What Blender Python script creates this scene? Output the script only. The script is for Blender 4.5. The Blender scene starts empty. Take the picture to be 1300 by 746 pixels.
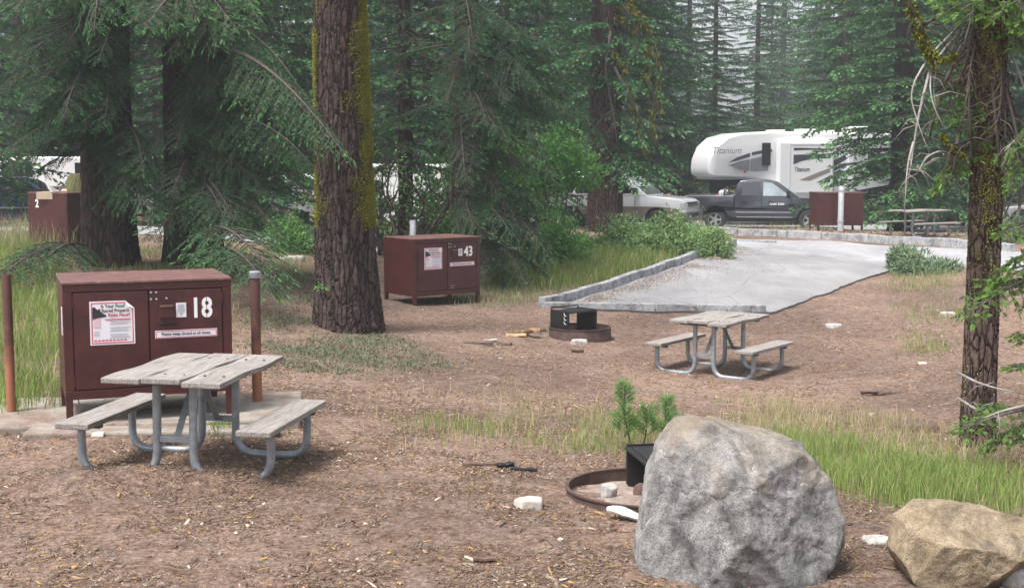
import bpy, math, random
import numpy as np
from mathutils import Vector, Matrix, noise
PI = math.pi
rad = math.radians
scene = bpy.context.scene
col = scene.collection
random.seed(7)

# ------------------------------------------------------------------ camera
F_PX, PITCH, CAM_Z = 1700.0, 0.10317, 2.282
CP, SP = math.cos(PITCH), math.sin(PITCH)
cam_d = bpy.data.cameras.new("camera")
cam = bpy.data.objects.new("camera", cam_d)
col.objects.link(cam)
cam.location = (0, 0, CAM_Z)
cam.rotation_euler = (PI/2 - PITCH, 0, 0)
cam_d.sensor_width = 36.0
cam_d.lens = 36.0*F_PX/1300.0
cam_d.clip_start = 0.1
cam_d.clip_end = 2000
scene.camera = cam

def at(px, py, D):
    """point seen at a photograph position, D metres deep"""
    x = (px-650)/F_PX*D
    u = (373-py)/F_PX*D
    return Vector((x, D*CP+u*SP, CAM_Z-D*SP+u*CP))

# ------------------------------------------------------------------ terrain
_ctl = [(100,740,0),(400,740,0),(650,740,0),(950,740,0),(1250,740,0),(-100,740,0),(1400,740,0),
 (100,613,0),(400,613,0),(650,613,0),(-80,613,0),(1100,640,-.05),(1350,640,-.05),(400,560,-.02),(1240,575,-.1),(190,556,0),
 (190,527,.02),(20,530,.0),(-100,530,.0),(443,425,-.15),(330,480,-.05),(150,345,.3),(245,345,.3),(80,318,.45),
 (-60,330,.4),(568,386,-.27),(480,386,-.2),(400,345,-.1),(735,437,-.45),(915,477,-.59),(650,500,-.28),(800,520,-.35),(1000,540,-.3),
 (1150,480,-.42),(1050,425,-.45),(1280,480,-.3),(1380,480,-.3),(700,390,-.3),(975,397,-.36),(840,350,-.12),(1145,340,-.15),
 (930,316,0),(1215,320,.05),(1350,330,.05),(1100,300,.05),(930,296,.03),(1060,293,.04),(1170,300,.02),(1350,300,.05),
 (660,330,-.05),(840,325,.04),(350,300,.2),(520,300,0)]
_pts = []
for (px, py, z) in _ctl:
    D = (CAM_Z-z)/(SP+(py-373)/F_PX*CP)
    p = at(px, py, D)
    _pts.append((p.x, p.y, z))
for (x, y, z) in [(8,51,-.55),(14,51,-.55),(3.5,46,-.25),(20,52,-.5),(-18,45,.3),(-8,45,.1),(-30,60,.3),(0,62,-.5),(16,60,-.6),
                  (40,60,-.3),(-60,90,.6),(0,90,-.3),(60,90,0),(-90,150,1.2),(0,150,1.0),(90,150,1.2),(0,260,3),(-150,260,3),(150,260,3),
                  (770/1e3,40,.1),(0,3.2,0),(-1.5,3.2,0),(1.5,3.2,0)]:
    _pts.append((x, y, z))
_P = np.array(_pts)
def _uv(x, y):
    yy = np.maximum(y, 3.0)
    return np.clip(x/yy, -1.2, 1.2), np.log(yy)
_u, _v = _uv(_P[:,0], _P[:,1])
def _ker(du, dv): return np.sqrt((du*2.2)**2+dv**2+0.004)
_K = _ker(_u[:,None]-_u[None], _v[:,None]-_v[None])
_A = np.zeros((len(_P)+1,)*2); _A[:-1,:-1] = _K; _A[-1,:-1] = 1; _A[:-1,-1] = 1
_W = np.linalg.solve(_A, np.append(_P[:,2], 0))
def hgt(x, y):
    x = np.atleast_1d(np.asarray(x, float)); y = np.atleast_1d(np.asarray(y, float))
    out = np.empty(x.shape)
    xf, yf, of = x.ravel(), y.ravel(), out.ravel()
    for i in range(0, len(xf), 20000):
        u, v = _uv(xf[i:i+20000], yf[i:i+20000])
        k = _ker(u[:,None]-_u[None], v[:,None]-_v[None])
        of[i:i+20000] = k@_W[:-1]+_W[-1]
    out = of.reshape(x.shape)
    b = (0.012*np.sin(x*2.3+y*.7)*np.sin(y*1.9-x*.4)+0.008*np.sin(x*5.1-y*2.2+1)*np.sin(y*4.3+x)
         + 0.03*np.sin(x*.5+1)*np.sin(y*.37+2)
         + 0.105*np.exp(-((x+2.37)/.95)**4-((y-9.25)/.26)**2))
    return out+b
def gz(x, y): return float(hgt(x, y)[0])
def ground(px, py):
    """where the ray through a photograph position meets the ground"""
    d = at(px, py, 1.0)-Vector((0,0,CAM_Z))
    t = np.concatenate([np.arange(4, 60, .05), np.arange(60, 250, .5)])
    X, Y, Z = d.x*t, d.y*t, CAM_Z+d.z*t
    h = hgt(X, Y)
    k = np.argmax(Z <= h)
    if Z[k] > h[k]: k = len(t)-1
    return Vector((X[k], Y[k], h[k]))
def gat(px, D):
    """ground point on a column of the picture at depth D"""
    x = (px-650)/F_PX*D; y = D/CP if False else D*1.0
    return Vector((x, y, gz(x, y)))

# ------------------------------------------------------------------ materials
def nodes_of(name):
    m = bpy.data.materials.new(name); m.use_nodes = True
    nt = m.node_tree; nt.nodes.clear()
    out = nt.nodes.new('ShaderNodeOutputMaterial')
    return m, nt, out
def N(nt, typ, **kw):
    n = nt.nodes.new(typ)
    for k, v in kw.items():
        if k.startswith('in_'):
            key = k[3:]
            key = int(key) if key.isdigit() else key.replace('_', ' ')
            n.inputs[key].default_value = v
        else: setattr(n, k, v)
    return n
def ramp(nt, fac, stops):
    r = N(nt, 'ShaderNodeValToRGB')
    e = r.color_ramp.elements
    while len(e) < len(stops): e.new(.5)
    for i, (p, c) in enumerate(stops):
        e[i].position = p; e[i].color = (c[0], c[1], c[2], 1) if not isinstance(c, (int, float)) else (c, c, c, 1)
    nt.links.new(fac, r.inputs[0]); return r.outputs[0]
def mix(nt, fac, a, b, mode='MIX'):
    m = N(nt, 'ShaderNodeMix', data_type='RGBA', blend_type=mode)
    for sock, v in ((m.inputs[0], fac), (m.inputs[6], a), (m.inputs[7], b)):
        if hasattr(v, 'is_output'): nt.links.new(v, sock)
        elif isinstance(v, (int, float)): sock.default_value = v
        else: sock.default_value = (v[0], v[1], v[2], 1)
    return m.outputs[2]
def coords(nt, scale=(1,1,1), world=False):
    if world:
        g = N(nt, 'ShaderNodeNewGeometry'); o = g.outputs['Position']
    else:
        t = N(nt, 'ShaderNodeTexCoord'); o = t.outputs['Object']
    mp = N(nt, 'ShaderNodeMapping'); mp.inputs['Scale'].default_value = scale
    nt.links.new(o, mp.inputs[0]); return mp.outputs[0]
def nz(nt, co, scale, detail=4, rough=.55, dist=0.0):
    n = N(nt, 'ShaderNodeTexNoise'); n.inputs['Scale'].default_value = scale
    n.inputs['Detail'].default_value = detail; n.inputs['Roughness'].default_value = rough
    n.inputs['Distortion'].default_value = dist
    nt.links.new(co, n.inputs['Vector']); return n.outputs[0]
def vor(nt, co, scale, feature='F1', out='Distance'):
    n = N(nt, 'ShaderNodeTexVoronoi', feature=feature); n.inputs['Scale'].default_value = scale
    nt.links.new(co, n.inputs['Vector']); return n.outputs[out]
def bsdf(nt, out, colr, rough=.6, metal=0, bump=None, bstr=.3, bdist=.02, spec=.5, coat=0):
    b = N(nt, 'ShaderNodeBsdfPrincipled')
    if hasattr(colr, 'is_output'): nt.links.new(colr, b.inputs['Base Color'])
    else: b.inputs['Base Color'].default_value = (colr[0], colr[1], colr[2], 1)
    if hasattr(rough, 'is_output'): nt.links.new(rough, b.inputs['Roughness'])
    else: b.inputs['Roughness'].default_value = rough
    b.inputs['Metallic'].default_value = metal
    b.inputs['Specular IOR Level'].default_value = spec
    b.inputs['Coat Weight'].default_value = coat
    if bump is not None:
        bp = N(nt, 'ShaderNodeBump'); bp.inputs['Strength'].default_value = bstr; bp.inputs['Distance'].default_value = bdist
        nt.links.new(bump, bp.inputs['Height']); nt.links.new(bp.outputs[0], b.inputs['Normal'])
    nt.links.new(b.outputs[0], out.inputs['Surface']); return b
def paint(name, c, rough=.5, metal=0, vary=.15, scale=6, coat=0, bump=0.0, dirt=None, spec=.5):
    m, nt, out = nodes_of(name)
    co = coords(nt)
    n = nz(nt, co, scale, 6)
    lo = tuple(x*(1-vary) for x in c); hi = tuple(min(1, x*(1+vary)) for x in c)
    cc = ramp(nt, n, [(.3, lo), (.7, hi)])
    if dirt:
        n2 = nz(nt, co, scale*3.1, 8, .7)
        f = ramp(nt, n2, [(.55, 0.0), (.75, 1.0)])
        cc = mix(nt, f, cc, dirt)
    bsdf(nt, out, cc, rough, metal, n if bump else None, bump, .01, spec, coat)
    return m

M = {}
def mk_ground():
    m, nt, out = nodes_of('duff_ground')
    co = coords(nt, world=True)
    big = nz(nt, co, .35, 4, .6)
    mid = nz(nt, co, 2.6, 7, .65)
    fine = nz(nt, co, 28, 8, .72, .4)
    base = ramp(nt, fine, [(.30, (.060,.034,.024)), (.44, (.158,.104,.076)), (.56, (.262,.186,.146)), (.72, (.43,.34,.28))])
    dirt = ramp(nt, fine, [(.32, (.122,.086,.068)), (.5,(.220,.165,.136)), (.68, (.36,.285,.245))])
    f = ramp(nt, mid, [(.42, 0.0), (.62, 1.0)])
    c = mix(nt, f, base, dirt)
    dark = ramp(nt, big, [(.38, (.68,.66,.66)), (.62, (1.12,1.08,1.05))])
    c = mix(nt, 1.0, c, dark, 'MULTIPLY')
    # loose flecks of pale wood and bark
    v = vor(nt, coords(nt, (1,2.2,1), True), 26)
    n5 = nz(nt, co, 3.3, 3)
    fl = ramp(nt, v, [(.10, 1.0), (.17, 0.0)])
    fm = ramp(nt, n5, [(.45, 0.0), (.62, 1.0)])
    mm = N(nt, 'ShaderNodeMath', operation='MULTIPLY'); nt.links.new(fl, mm.inputs[0]); nt.links.new(fm, mm.inputs[1])
    c = mix(nt, mm.outputs[0], c, (.50,.41,.33))
    v2 = vor(nt, coords(nt, (1.9,1,1), True), 33)
    fl2 = ramp(nt, v2, [(.10, .75), (.18, 0.0)])
    c = mix(nt, fl2, c, (.075,.045,.035))
    m8 = nz(nt, co, 8.5, 7, .7, .6)
    c = mix(nt, 1.0, c, ramp(nt, m8, [(.34, (.62,.58,.56)), (.5, (1.0,1.0,1.0)), (.66, (1.30,1.28,1.25))]), 'MULTIPLY')
    nd = nz(nt, coords(nt, (.25,1,1), True), 60, 5, .75, 1.5)
    c = mix(nt, ramp(nt, nd, [(.61, 0.0), (.68, .45)]), c, (.40,.31,.24))
    c = mix(nt, ramp(nt, nd, [(.32, .6), (.38, 0.0)]), c, (.06,.036,.028))
    h = mix(nt, .5, fine, m8)
    bsdf(nt, out, c, .95, 0, h, 1.0, .05, .15)
    return m
M['ground'] = mk_ground()
def mk_asphalt(name, a, b):
    m, nt, out = nodes_of(name)
    co = coords(nt, world=True)
    f = nz(nt, co, 30, 8, .8); g = nz(nt, co, .6, 5, .6); g2 = nz(nt, co, 3.5, 6, .7)
    c = ramp(nt, f, [(.36, tuple(x*.88 for x in a)), (.64, tuple(x*1.02 for x in b))])
    c = mix(nt, 1.0, c, ramp(nt, g, [(.3, .86), (.7, 1.08)]), 'MULTIPLY')
    crk = vor(nt, co, .45, 'DISTANCE_TO_EDGE')
    c = mix(nt, ramp(nt, crk, [(.0015, .55), (.006, 0.0)]), c, (.09,.09,.095))
    g3 = nz(nt, coords(nt, (.5,.16,1), True), 2.2, 5, .7)
    c = mix(nt, 1.0, c, ramp(nt, g3, [(.35, .80), (.65, 1.10)]), 'MULTIPLY')
    s = ramp(nt, g2, [(.58, 0.0), (.70, .6)])
    c = mix(nt, s, c, (.26,.19,.16))
    bsdf(nt, out, c, .9, 0, f, .3, .01, .3)
    return m
M['asphalt'] = mk_asphalt('worn_asphalt', (.235,.23,.235), (.33,.325,.335))
M['road'] = mk_asphalt('road_asphalt', (.27,.27,.28), (.40,.40,.42))
def mk_granite(name, lo, hi, stain, scale=1.0, blk=.03):
    m, nt, out = nodes_of(name)
    co = coords(nt)
    g = nz(nt, co, 5*scale, 12, .78); sp = nz(nt, co, 120*scale, 5, .85); sp2 = vor(nt, co, 120*scale)
    nn_ = N(nt, 'ShaderNodeTexNoise'); nn_.inputs['Scale'].default_value = 5; nn_.inputs['Detail'].default_value = 6; nt.links.new(co, nn_.inputs['Vector'])
    va = N(nt, 'ShaderNodeVectorMath', operation='MULTIPLY_ADD'); nt.links.new(nn_.outputs['Color'], va.inputs[0]); va.inputs[1].default_value = (.35,.35,.35); nt.links.new(co, va.inputs[2])
    crk = vor(nt, va.outputs[0], 1.25*scale, 'DISTANCE_TO_EDGE')
    c = ramp(nt, g, [(.36, lo), (.54, hi), (.68, tuple(x*1.2 for x in hi))])
    pt = nz(nt, coords(nt, (1,1,.6)), 2.1*scale, 9, .72, 1.2)
    c = mix(nt, 1.0, c, ramp(nt, pt, [(.40, (.55,.55,.57)), (.52, (1.0,1.0,1.0))]), 'MULTIPLY')
    c = mix(nt, 1.0, c, ramp(nt, sp, [(.38, .48), (.50, 1.0), (.62, 1.30)]), 'MULTIPLY')
    c = mix(nt, ramp(nt, crk, [(.002, .40), (.008, 0.0)]), c, (.06,.055,.05))
    c = mix(nt, ramp(nt, sp2, [(.12, .8), (.24, 0.0)]), c, (blk,blk,blk))
    st = nz(nt, co, 2.3*scale, 6, .6, .6)
    t = N(nt, 'ShaderNodeTexCoord'); sx = N(nt, 'ShaderNodeSeparateXYZ'); nt.links.new(t.outputs['Object'], sx.inputs[0])
    ad = N(nt, 'ShaderNodeMath', operation='MULTIPLY_ADD'); nt.links.new(sx.outputs[2], ad.inputs[0]); ad.inputs[1].default_value = .75
    nt.links.new(st, ad.inputs[2])
    c = mix(nt, ramp(nt, ad.outputs[0], [(.66, 0.0), (.88, .6)]), c, stain)
    li = nz(nt, co, 3.9*scale, 7, .75); 
    c = mix(nt, ramp(nt, li, [(.55, 0.0), (.70, .8)]), c, (.07,.07,.072))
    li2 = nz(nt, coords(nt, (1.3,1,.8)), 2.9*scale, 7, .75)
    c = mix(nt, ramp(nt, li2, [(.66, 0.0), (.72, .5)]), c, (.13,.135,.06))
    h = mix(nt, .30, g, sp)
    h = mix(nt, 1.0, h, ramp(nt, crk, [(0, .7), (.03, 1.0)]), 'MULTIPLY')
    bsdf(nt, out, c, .9, 0, h, 1.0, .06*1/scale, .25)
    return m
M['boulder'] = mk_granite('grey_granite', (.15,.145,.142), (.45,.44,.43), (.43,.335,.23))
M['boulder2'] = mk_granite('tan_rock', (.29,.215,.135), (.53,.42,.285), (.33,.25,.20), 1.0)
M['kerb'] = mk_granite('kerb_stone', (.26,.265,.275), (.46,.465,.48), (.42,.42,.43), 1.3, .1)
M['whitestone'] = paint('white_stone', (.42,.39,.35), .9, vary=.25, scale=14, bump=.4)
M['greystone'] = paint('grey_stone', (.33,.32,.30), .9, vary=.35, scale=18, bump=.5)
def mk_conc():
    m, nt, out = nodes_of('old_concrete')
    co = coords(nt); n = nz(nt, co, 9, 7, .7); d = nz(nt, co, 1.6, 7, .7); f = nz(nt, co, 40, 4, .8)
    c = ramp(nt, n, [(.3, (.20,.18,.155)), (.7, (.34,.31,.275))])
    dirt = ramp(nt, f, [(.35, (.10,.065,.05)), (.65, (.27,.20,.165))])
    c = mix(nt, ramp(nt, d, [(.40, 1.0), (.56, 0.0)]), c, dirt)
    bsdf(nt, out, c, .95, 0, n, .5, .02, .15); return m
M['concrete'] = mk_conc()

def mk_bark(name, dark, mid, light, sc=1.0, moss=None, mossamt=.0):
    m, nt, out = nodes_of(name)
    co0 = coords(nt, (1,1,.22))
    nn_ = N(nt, 'ShaderNodeTexNoise'); nn_.inputs['Scale'].default_value = 4.5*sc; nn_.inputs['Detail'].default_value = 5; nt.links.new(co0, nn_.inputs['Vector'])
    va = N(nt, 'ShaderNodeVectorMath', operation='MULTIPLY_ADD'); nt.links.new(nn_.outputs['Color'], va.inputs[0]); va.inputs[1].default_value = (.16/sc,.16/sc,.10/sc); nt.links.new(co0, va.inputs[2]); co = va.outputs[0]
    co2 = coords(nt, (1,1,.35))
    v = vor(nt, co, 15*sc, 'DISTANCE_TO_EDGE')
    n = nz(nt, co, 22*sc, 8, .7, .5)
    n2 = nz(nt, co2, 2.2, 5, .6)
    c = ramp(nt, n, [(.3, dark), (.52, mid), (.74, light)])
    c = mix(nt, ramp(nt, v, [(.0, 1.0), (.09, 0.0)]), c, tuple(x*.45 for x in dark))
    c = mix(nt, 1.0, c, ramp(nt, n2, [(.3, .8), (.7, 1.2)]), 'MULTIPLY')
    if moss:
        n3 = nz(nt, coords(nt, (1,1,.7)), 3.4, 7, .75)
        c = mix(nt, ramp(nt, n3, [(.62-mossamt, 0.0), (.68-mossamt, .9)]), c, moss)
    h = mix(nt, .45, ramp(nt, v, [(0, 0.0), (.14, 1.0)]), n)
    bsdf(nt, out, c, .95, 0, h, 1.0, .05, .15)
    return m
M['bark_big'] = mk_bark('furrowed_bark', (.030,.021,.019), (.068,.048,.043), (.14,.105,.096), .85)
M['bark_red'] = mk_bark('reddish_bark', (.070,.042,.036), (.135,.092,.082), (.22,.165,.15), 1.5)
M['bark_mid'] = mk_bark('grey_brown_bark', (.035,.024,.021), (.085,.060,.052), (.16,.12,.105), 1.0)
M['bark_far'] = mk_bark('hazed_far_bark', (.075,.062,.055), (.14,.12,.105), (.22,.19,.17), 1.0)  # lighter, greyer bark: distance haze painted into the colour
M['bark_dark'] = mk_bark('dark_bark', (.022,.016,.014), (.055,.038,.032), (.10,.074,.064), .8, (.07,.065,.02), .0)
M['twig'] = paint('grey_twig', (.070,.056,.048), .9, vary=.4, scale=12)
M['twig_dark'] = paint('dark_twig', (.055,.042,.036), .9, vary=.4, scale=12)
M['twig_pale'] = paint('bleached_twig', (.27,.245,.23), .85, vary=.3, scale=9)

def mk_leaf(name, old, fresh, lo=.05, hi=.95, trans=.25, brown=None):
    m, nt, out = nodes_of(name)
    a = N(nt, 'ShaderNodeAttribute', attribute_name='tint')
    stops = [(lo, old), (.6, tuple((x*.55+y*.45) for x, y in zip(old, fresh))), (hi, fresh)]
    if brown: stops = [(0.0, brown), (lo+.02, old)]+stops[1:]
    c = ramp(nt, a.outputs['Fac'], stops)
    oi = N(nt, 'ShaderNodeObjectInfo')
    c = mix(nt, 1.0, c, ramp(nt, oi.outputs['Random'], [(0, (.85,.9,.9)), (1, (1.18,1.1,1.1))]), 'MULTIPLY')
    d = N(nt, 'ShaderNodeBsdfPrincipled'); nt.links.new(c, d.inputs['Base Color'])
    d.inputs['Roughness'].default_value = .75; d.inputs['Specular IOR Level'].default_value = .08
    t = N(nt, 'ShaderNodeBsdfTranslucent'); nt.links.new(c, t.inputs['Color'])
    ms = N(nt, 'ShaderNodeMixShader'); ms.inputs[0].default_value = trans
    nt.links.new(d.outputs[0], ms.inputs[1]); nt.links.new(t.outputs[0], ms.inputs[2])
    nt.links.new(ms.outputs[0], out.inputs['Surface'])
    return m
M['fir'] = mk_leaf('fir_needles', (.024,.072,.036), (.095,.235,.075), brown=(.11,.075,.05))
M['fir_far'] = mk_leaf('hazed_far_fir_needles', (.055,.125,.075), (.15,.28,.125), brown=(.10,.085,.07))  # brightened needles: the mist over distant firs is put into their colour
M['fir_green'] = mk_leaf('green_fir_needles', (.032,.095,.040), (.105,.240,.085), brown=(.12,.085,.05))
M['fir_bright'] = mk_leaf('bright_fir_needles', (.070,.140,.030), (.24,.40,.08))
M['dead_needles'] = mk_leaf('dead_needles', (.085,.055,.03), (.17,.115,.055))
M['leaf'] = mk_leaf('broad_leaves', (.065,.17,.045), (.22,.46,.12), trans=.35)
M['bush'] = mk_leaf('bush_leaves', (.13,.22,.085), (.38,.54,.22), trans=.3)
M['juniper'] = mk_leaf('juniper_sprigs', (.10,.16,.09), (.27,.38,.21))
M['pine'] = mk_leaf('pine_needles_young', (.07,.17,.055), (.20,.40,.11), trans=.3)
M['grass'] = mk_leaf('green_grass', (.12,.20,.045), (.33,.43,.13), trans=.35, brown=(.42,.36,.22))
M['grass_dry'] = mk_leaf('dry_grass', (.30,.27,.15), (.55,.48,.32), trans=.3, brown=(.17,.27,.07))
M['mat'] = mk_leaf('groundcover', (.13,.16,.09), (.25,.27,.17), trans=.2, brown=(.20,.15,.11))
M['chips'] = mk_leaf('wood_litter', (.10,.062,.045), (.56,.46,.37), trans=0, brown=(.42,.25,.10))
M['moss'] = mk_leaf('yellow_moss', (.075,.078,.010), (.34,.35,.045), trans=.1)
M['lichen'] = mk_leaf('lichen', (.16,.17,.03), (.40,.41,.09), trans=.05)

M['locker'] = paint('maroon_enamel', (.060,.0145,.0135), .42, vary=.28, scale=5, dirt=(.095,.036,.03), spec=.5)
M['locker_top'] = paint('worn_maroon_top', (.13,.062,.055), .55, vary=.4, scale=7, dirt=(.28,.21,.19))
M['locker_dark'] = paint('dark_gap', (.018,.010,.010), .7)
M['white'] = paint('white_paint', (.80,.80,.80), .5, vary=.05)
M['paper'] = paint('poster_paper', (.74,.72,.77), .45, vary=.04)
M['greyprint'] = paint('grey_print', (.42,.42,.47), .5, vary=.1)
M['pinkprint'] = paint('pink_print', (.62,.45,.50), .5, vary=.1)
M['red'] = paint('red_print', (.55,.06,.09), .5, vary=.05)
M['black'] = paint('black_print', (.025,.025,.03), .5, vary=.1)
M['bolt'] = paint('bolt_steel', (.62,.62,.64), .35, .6)
M['galv'] = paint('galvanised_pipe', (.27,.30,.33), .42, .35, vary=.25, scale=14)
M['galv_light'] = paint('pale_galvanised_post', (.50,.52,.55), .45, .3, vary=.15, scale=10)
M['steel_dark'] = paint('dark_steel', (.07,.07,.075), .5, .4, vary=.3)
M['rust'] = paint('rusty_steel', (.075,.044,.036), .8, .1, vary=.4, scale=9, bump=.3, dirt=(.07,.05,.045))
M['soot'] = paint('sooty_steel', (.016,.015,.016), .55, .2, vary=.4, scale=9, bump=.2)
def mk_post():
    m, nt, out = nodes_of('rust_post')
    co = coords(nt, (1,1,.5))
    n = nz(nt, co, 7, 7, .7)
    t = N(nt, 'ShaderNodeTexCoord'); sx = N(nt, 'ShaderNodeSeparateXYZ'); nt.links.new(t.outputs['Object'], sx.inputs[0])
    ad = N(nt, 'ShaderNodeMath', operation='MULTIPLY_ADD'); nt.links.new(sx.outputs[2], ad.inputs[0]); ad.inputs[1].default_value = .5
    nt.links.new(n, ad.inputs[2])
    c = ramp(nt, ad.outputs[0], [(.62, (.30,.12,.065)), (.80, (.19,.075,.045)), (.92, (.085,.035,.028))])
    bsdf(nt, out, c, .8, .1, n, .4, .01)
    return m
M['post'] = mk_post()
def mk_wood():
    m, nt, out = nodes_of('weathered_wood')
    co = coords(nt, (9,1,9))
    n = nz(nt, co, 3.2, 9, .72, .8); n2 = nz(nt, coords(nt), 3.0, 4, .6)
    w = N(nt, 'ShaderNodeTexWave', wave_type='BANDS', bands_direction='X'); nt.links.new(coords(nt, (1,.05,1)), w.inputs[0])
    w.inputs['Scale'].default_value = 16; w.inputs['Distortion'].default_value = 6; w.inputs['Detail'].default_value = 4
    c = ramp(nt, n, [(.28, (.07,.06,.055)), (.46, (.22,.195,.18)), (.75, (.42,.395,.38))])
    c = mix(nt, .28, c, ramp(nt, w.outputs[0], [(0, (.15,.135,.125)), (.6, (.38,.355,.34))]))
    c = mix(nt, ramp(nt, n2, [(.56, 0.0), (.72, .45)]), c, (.24,.185,.155))
    bsdf(nt, out, c, .85, 0, n, .7, .02, .2)
    return m
M['wood'] = mk_wood()
M['firewood'] = paint('split_wood', (.44,.27,.14), .85, vary=.35, scale=14, bump=.4)
M['logbark'] = paint('log_bark', (.11,.07,.055), .9, vary=.4, scale=20, bump=.6)
M['ash'] = paint('ash_and_dirt', (.23,.18,.155), .98, vary=.35, scale=20, bump=.6)
M['dirtmound'] = paint('loose_dirt', (.22,.155,.125), .98, vary=.35, scale=20, bump=.6)
M['cardboard'] = paint('cardboard', (.45,.35,.26), .8, vary=.1)
M['greenbag'] = paint('green_nylon', (.17,.20,.08), .7, vary=.35, scale=12, bump=.4)
# vehicles
M['truckpaint'] = paint('slate_metallic', (.045,.050,.064), .22, .3, vary=.05, coat=.8)
M['whitecar'] = paint('white_car_paint', (.72,.73,.75), .25, 0, vary=.04, coat=.6)
M['tancar'] = paint('pewter_lower_paint', (.25,.21,.19), .3, .3, vary=.05, coat=.5)
M['navycar'] = paint('navy_car_paint', (.022,.035,.10), .25, .2, vary=.05, coat=.7)
M['silvercar'] = paint('silver_car_paint', (.45,.47,.50), .28, .4, vary=.05, coat=.5)
M['gel'] = paint('rv_white', (.80,.80,.82), .28, 0, vary=.02, coat=.4)
M['rvgrey'] = paint('rv_light_grey', (.50,.51,.54), .4, 0, vary=.04)
M['rvdark'] = paint('rv_dark_stripe', (.055,.06,.085), .3, 0, vary=.06, coat=.3)
M['rvmid'] = paint('rv_mid_grey_stripe', (.17,.18,.21), .35, 0, vary=.15, coat=.3)
M['rvtan'] = paint('rv_taupe_stripe', (.26,.235,.22), .35, 0, vary=.05, coat=.3)
M['glass'] = paint('tinted_glass', (.012,.015,.018), .06, 0, vary=.02, spec=.8, coat=.5)
M['glass_clear'] = paint('pale_window_glass', (.30,.36,.38), .08, 0, vary=.3, scale=1.5, spec=.8, coat=.5)
M['tyre'] = paint('tyre_rubber', (.03,.03,.032), .85, vary=.2)
M['chrome'] = paint('chrome', (.62,.63,.65), .18, .9, vary=.03)
M['plastic'] = paint('black_plastic', (.022,.022,.025), .5, vary=.1)
M['lamp'] = paint('headlight_lens', (.60,.62,.66), .12, .3, vary=.05, coat=.6)
M['redlamp'] = paint('tail_lamp_red', (.45,.02,.03), .2, 0, vary=.05, coat=.6)
# people
M['skin'] = paint('skin', (.50,.29,.21), .55, vary=.06)
M['shirt'] = paint('dark_shirt', (.035,.035,.05), .9, vary=.2)
M['shorts'] = paint('pale_shorts', (.42,.42,.44), .9, vary=.1)
M['shoe'] = paint('white_shoe', (.55,.55,.56), .7, vary=.1)
M['hair'] = paint('brown_hair', (.07,.04,.025), .7, vary=.3)

# ------------------------------------------------------------------ object helpers
def tag(o, label=None, cat=None, group=None, kind=None):
    if label: o['label'] = label
    if cat: o['category'] = cat
    if group: o['group'] = group
    if kind: o['kind'] = kind
    return o
def empty(name, loc, rz=0, label=None, cat=None, group=None, rx=0, ry=0):
    o = bpy.data.objects.new(name, None); col.objects.link(o)
    o.location = loc; o.rotation_euler = (rx, ry, rz)
    o.empty_display_size = .1
    return tag(o, label, cat, group)
def copy_tree(o, parent=None, name=None):
    c = o.copy(); col.objects.link(c)
    if parent is not None: c.parent = parent
    for ch in [x for x in bpy.data.objects if x.parent == o]:
        copy_tree(ch, c)
    return c
def mesh_np(name, V, quads=None, tris=None, mats=(), midx_q=None, midx_t=None, tint=None, smooth=False, parent=None, loc=None):
    me = bpy.data.meshes.new(name)
    nq = 0 if quads is None else len(quads); ntr = 0 if tris is None else len(tris)
    me.vertices.add(len(V)); me.vertices.foreach_set('co', np.ascontiguousarray(V, np.float32).ravel())
    lv = []
    if nq: lv.append(np.asarray(quads).ravel())
    if ntr: lv.append(np.asarray(tris).ravel())
    lv = np.concatenate(lv).astype(np.int32)
    me.loops.add(len(lv)); me.loops.foreach_set('vertex_index', lv)
    me.polygons.add(nq+ntr)
    ls = np.concatenate([np.arange(nq)*4, nq*4+np.arange(ntr)*3]).astype(np.int32)
    me.polygons.foreach_set('loop_start', ls)
    try: me.polygons.foreach_set('loop_total', np.concatenate([np.full(nq,4), np.full(ntr,3)]).astype(np.int32))
    except Exception: pass
    for m in mats: me.materials.append(m)
    mi = np.zeros(nq+ntr, np.int32)
    if midx_q is not None and nq: mi[:nq] = midx_q
    if midx_t is not None and ntr: mi[nq:] = midx_t
    me.polygons.foreach_set('material_index', mi)
    if smooth: me.polygons.foreach_set('use_smooth', np.ones(nq+ntr, bool))
    if tint is not None:
        a = me.attributes.new('tint', 'FLOAT', 'POINT'); a.data.foreach_set('value', np.asarray(tint, np.float32))
    me.update(calc_edges=True)
    o = bpy.data.objects.new(name, me); col.objects.link(o)
    if parent is not None: o.parent = parent
    if loc is not None: o.location = loc
    return o

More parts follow.
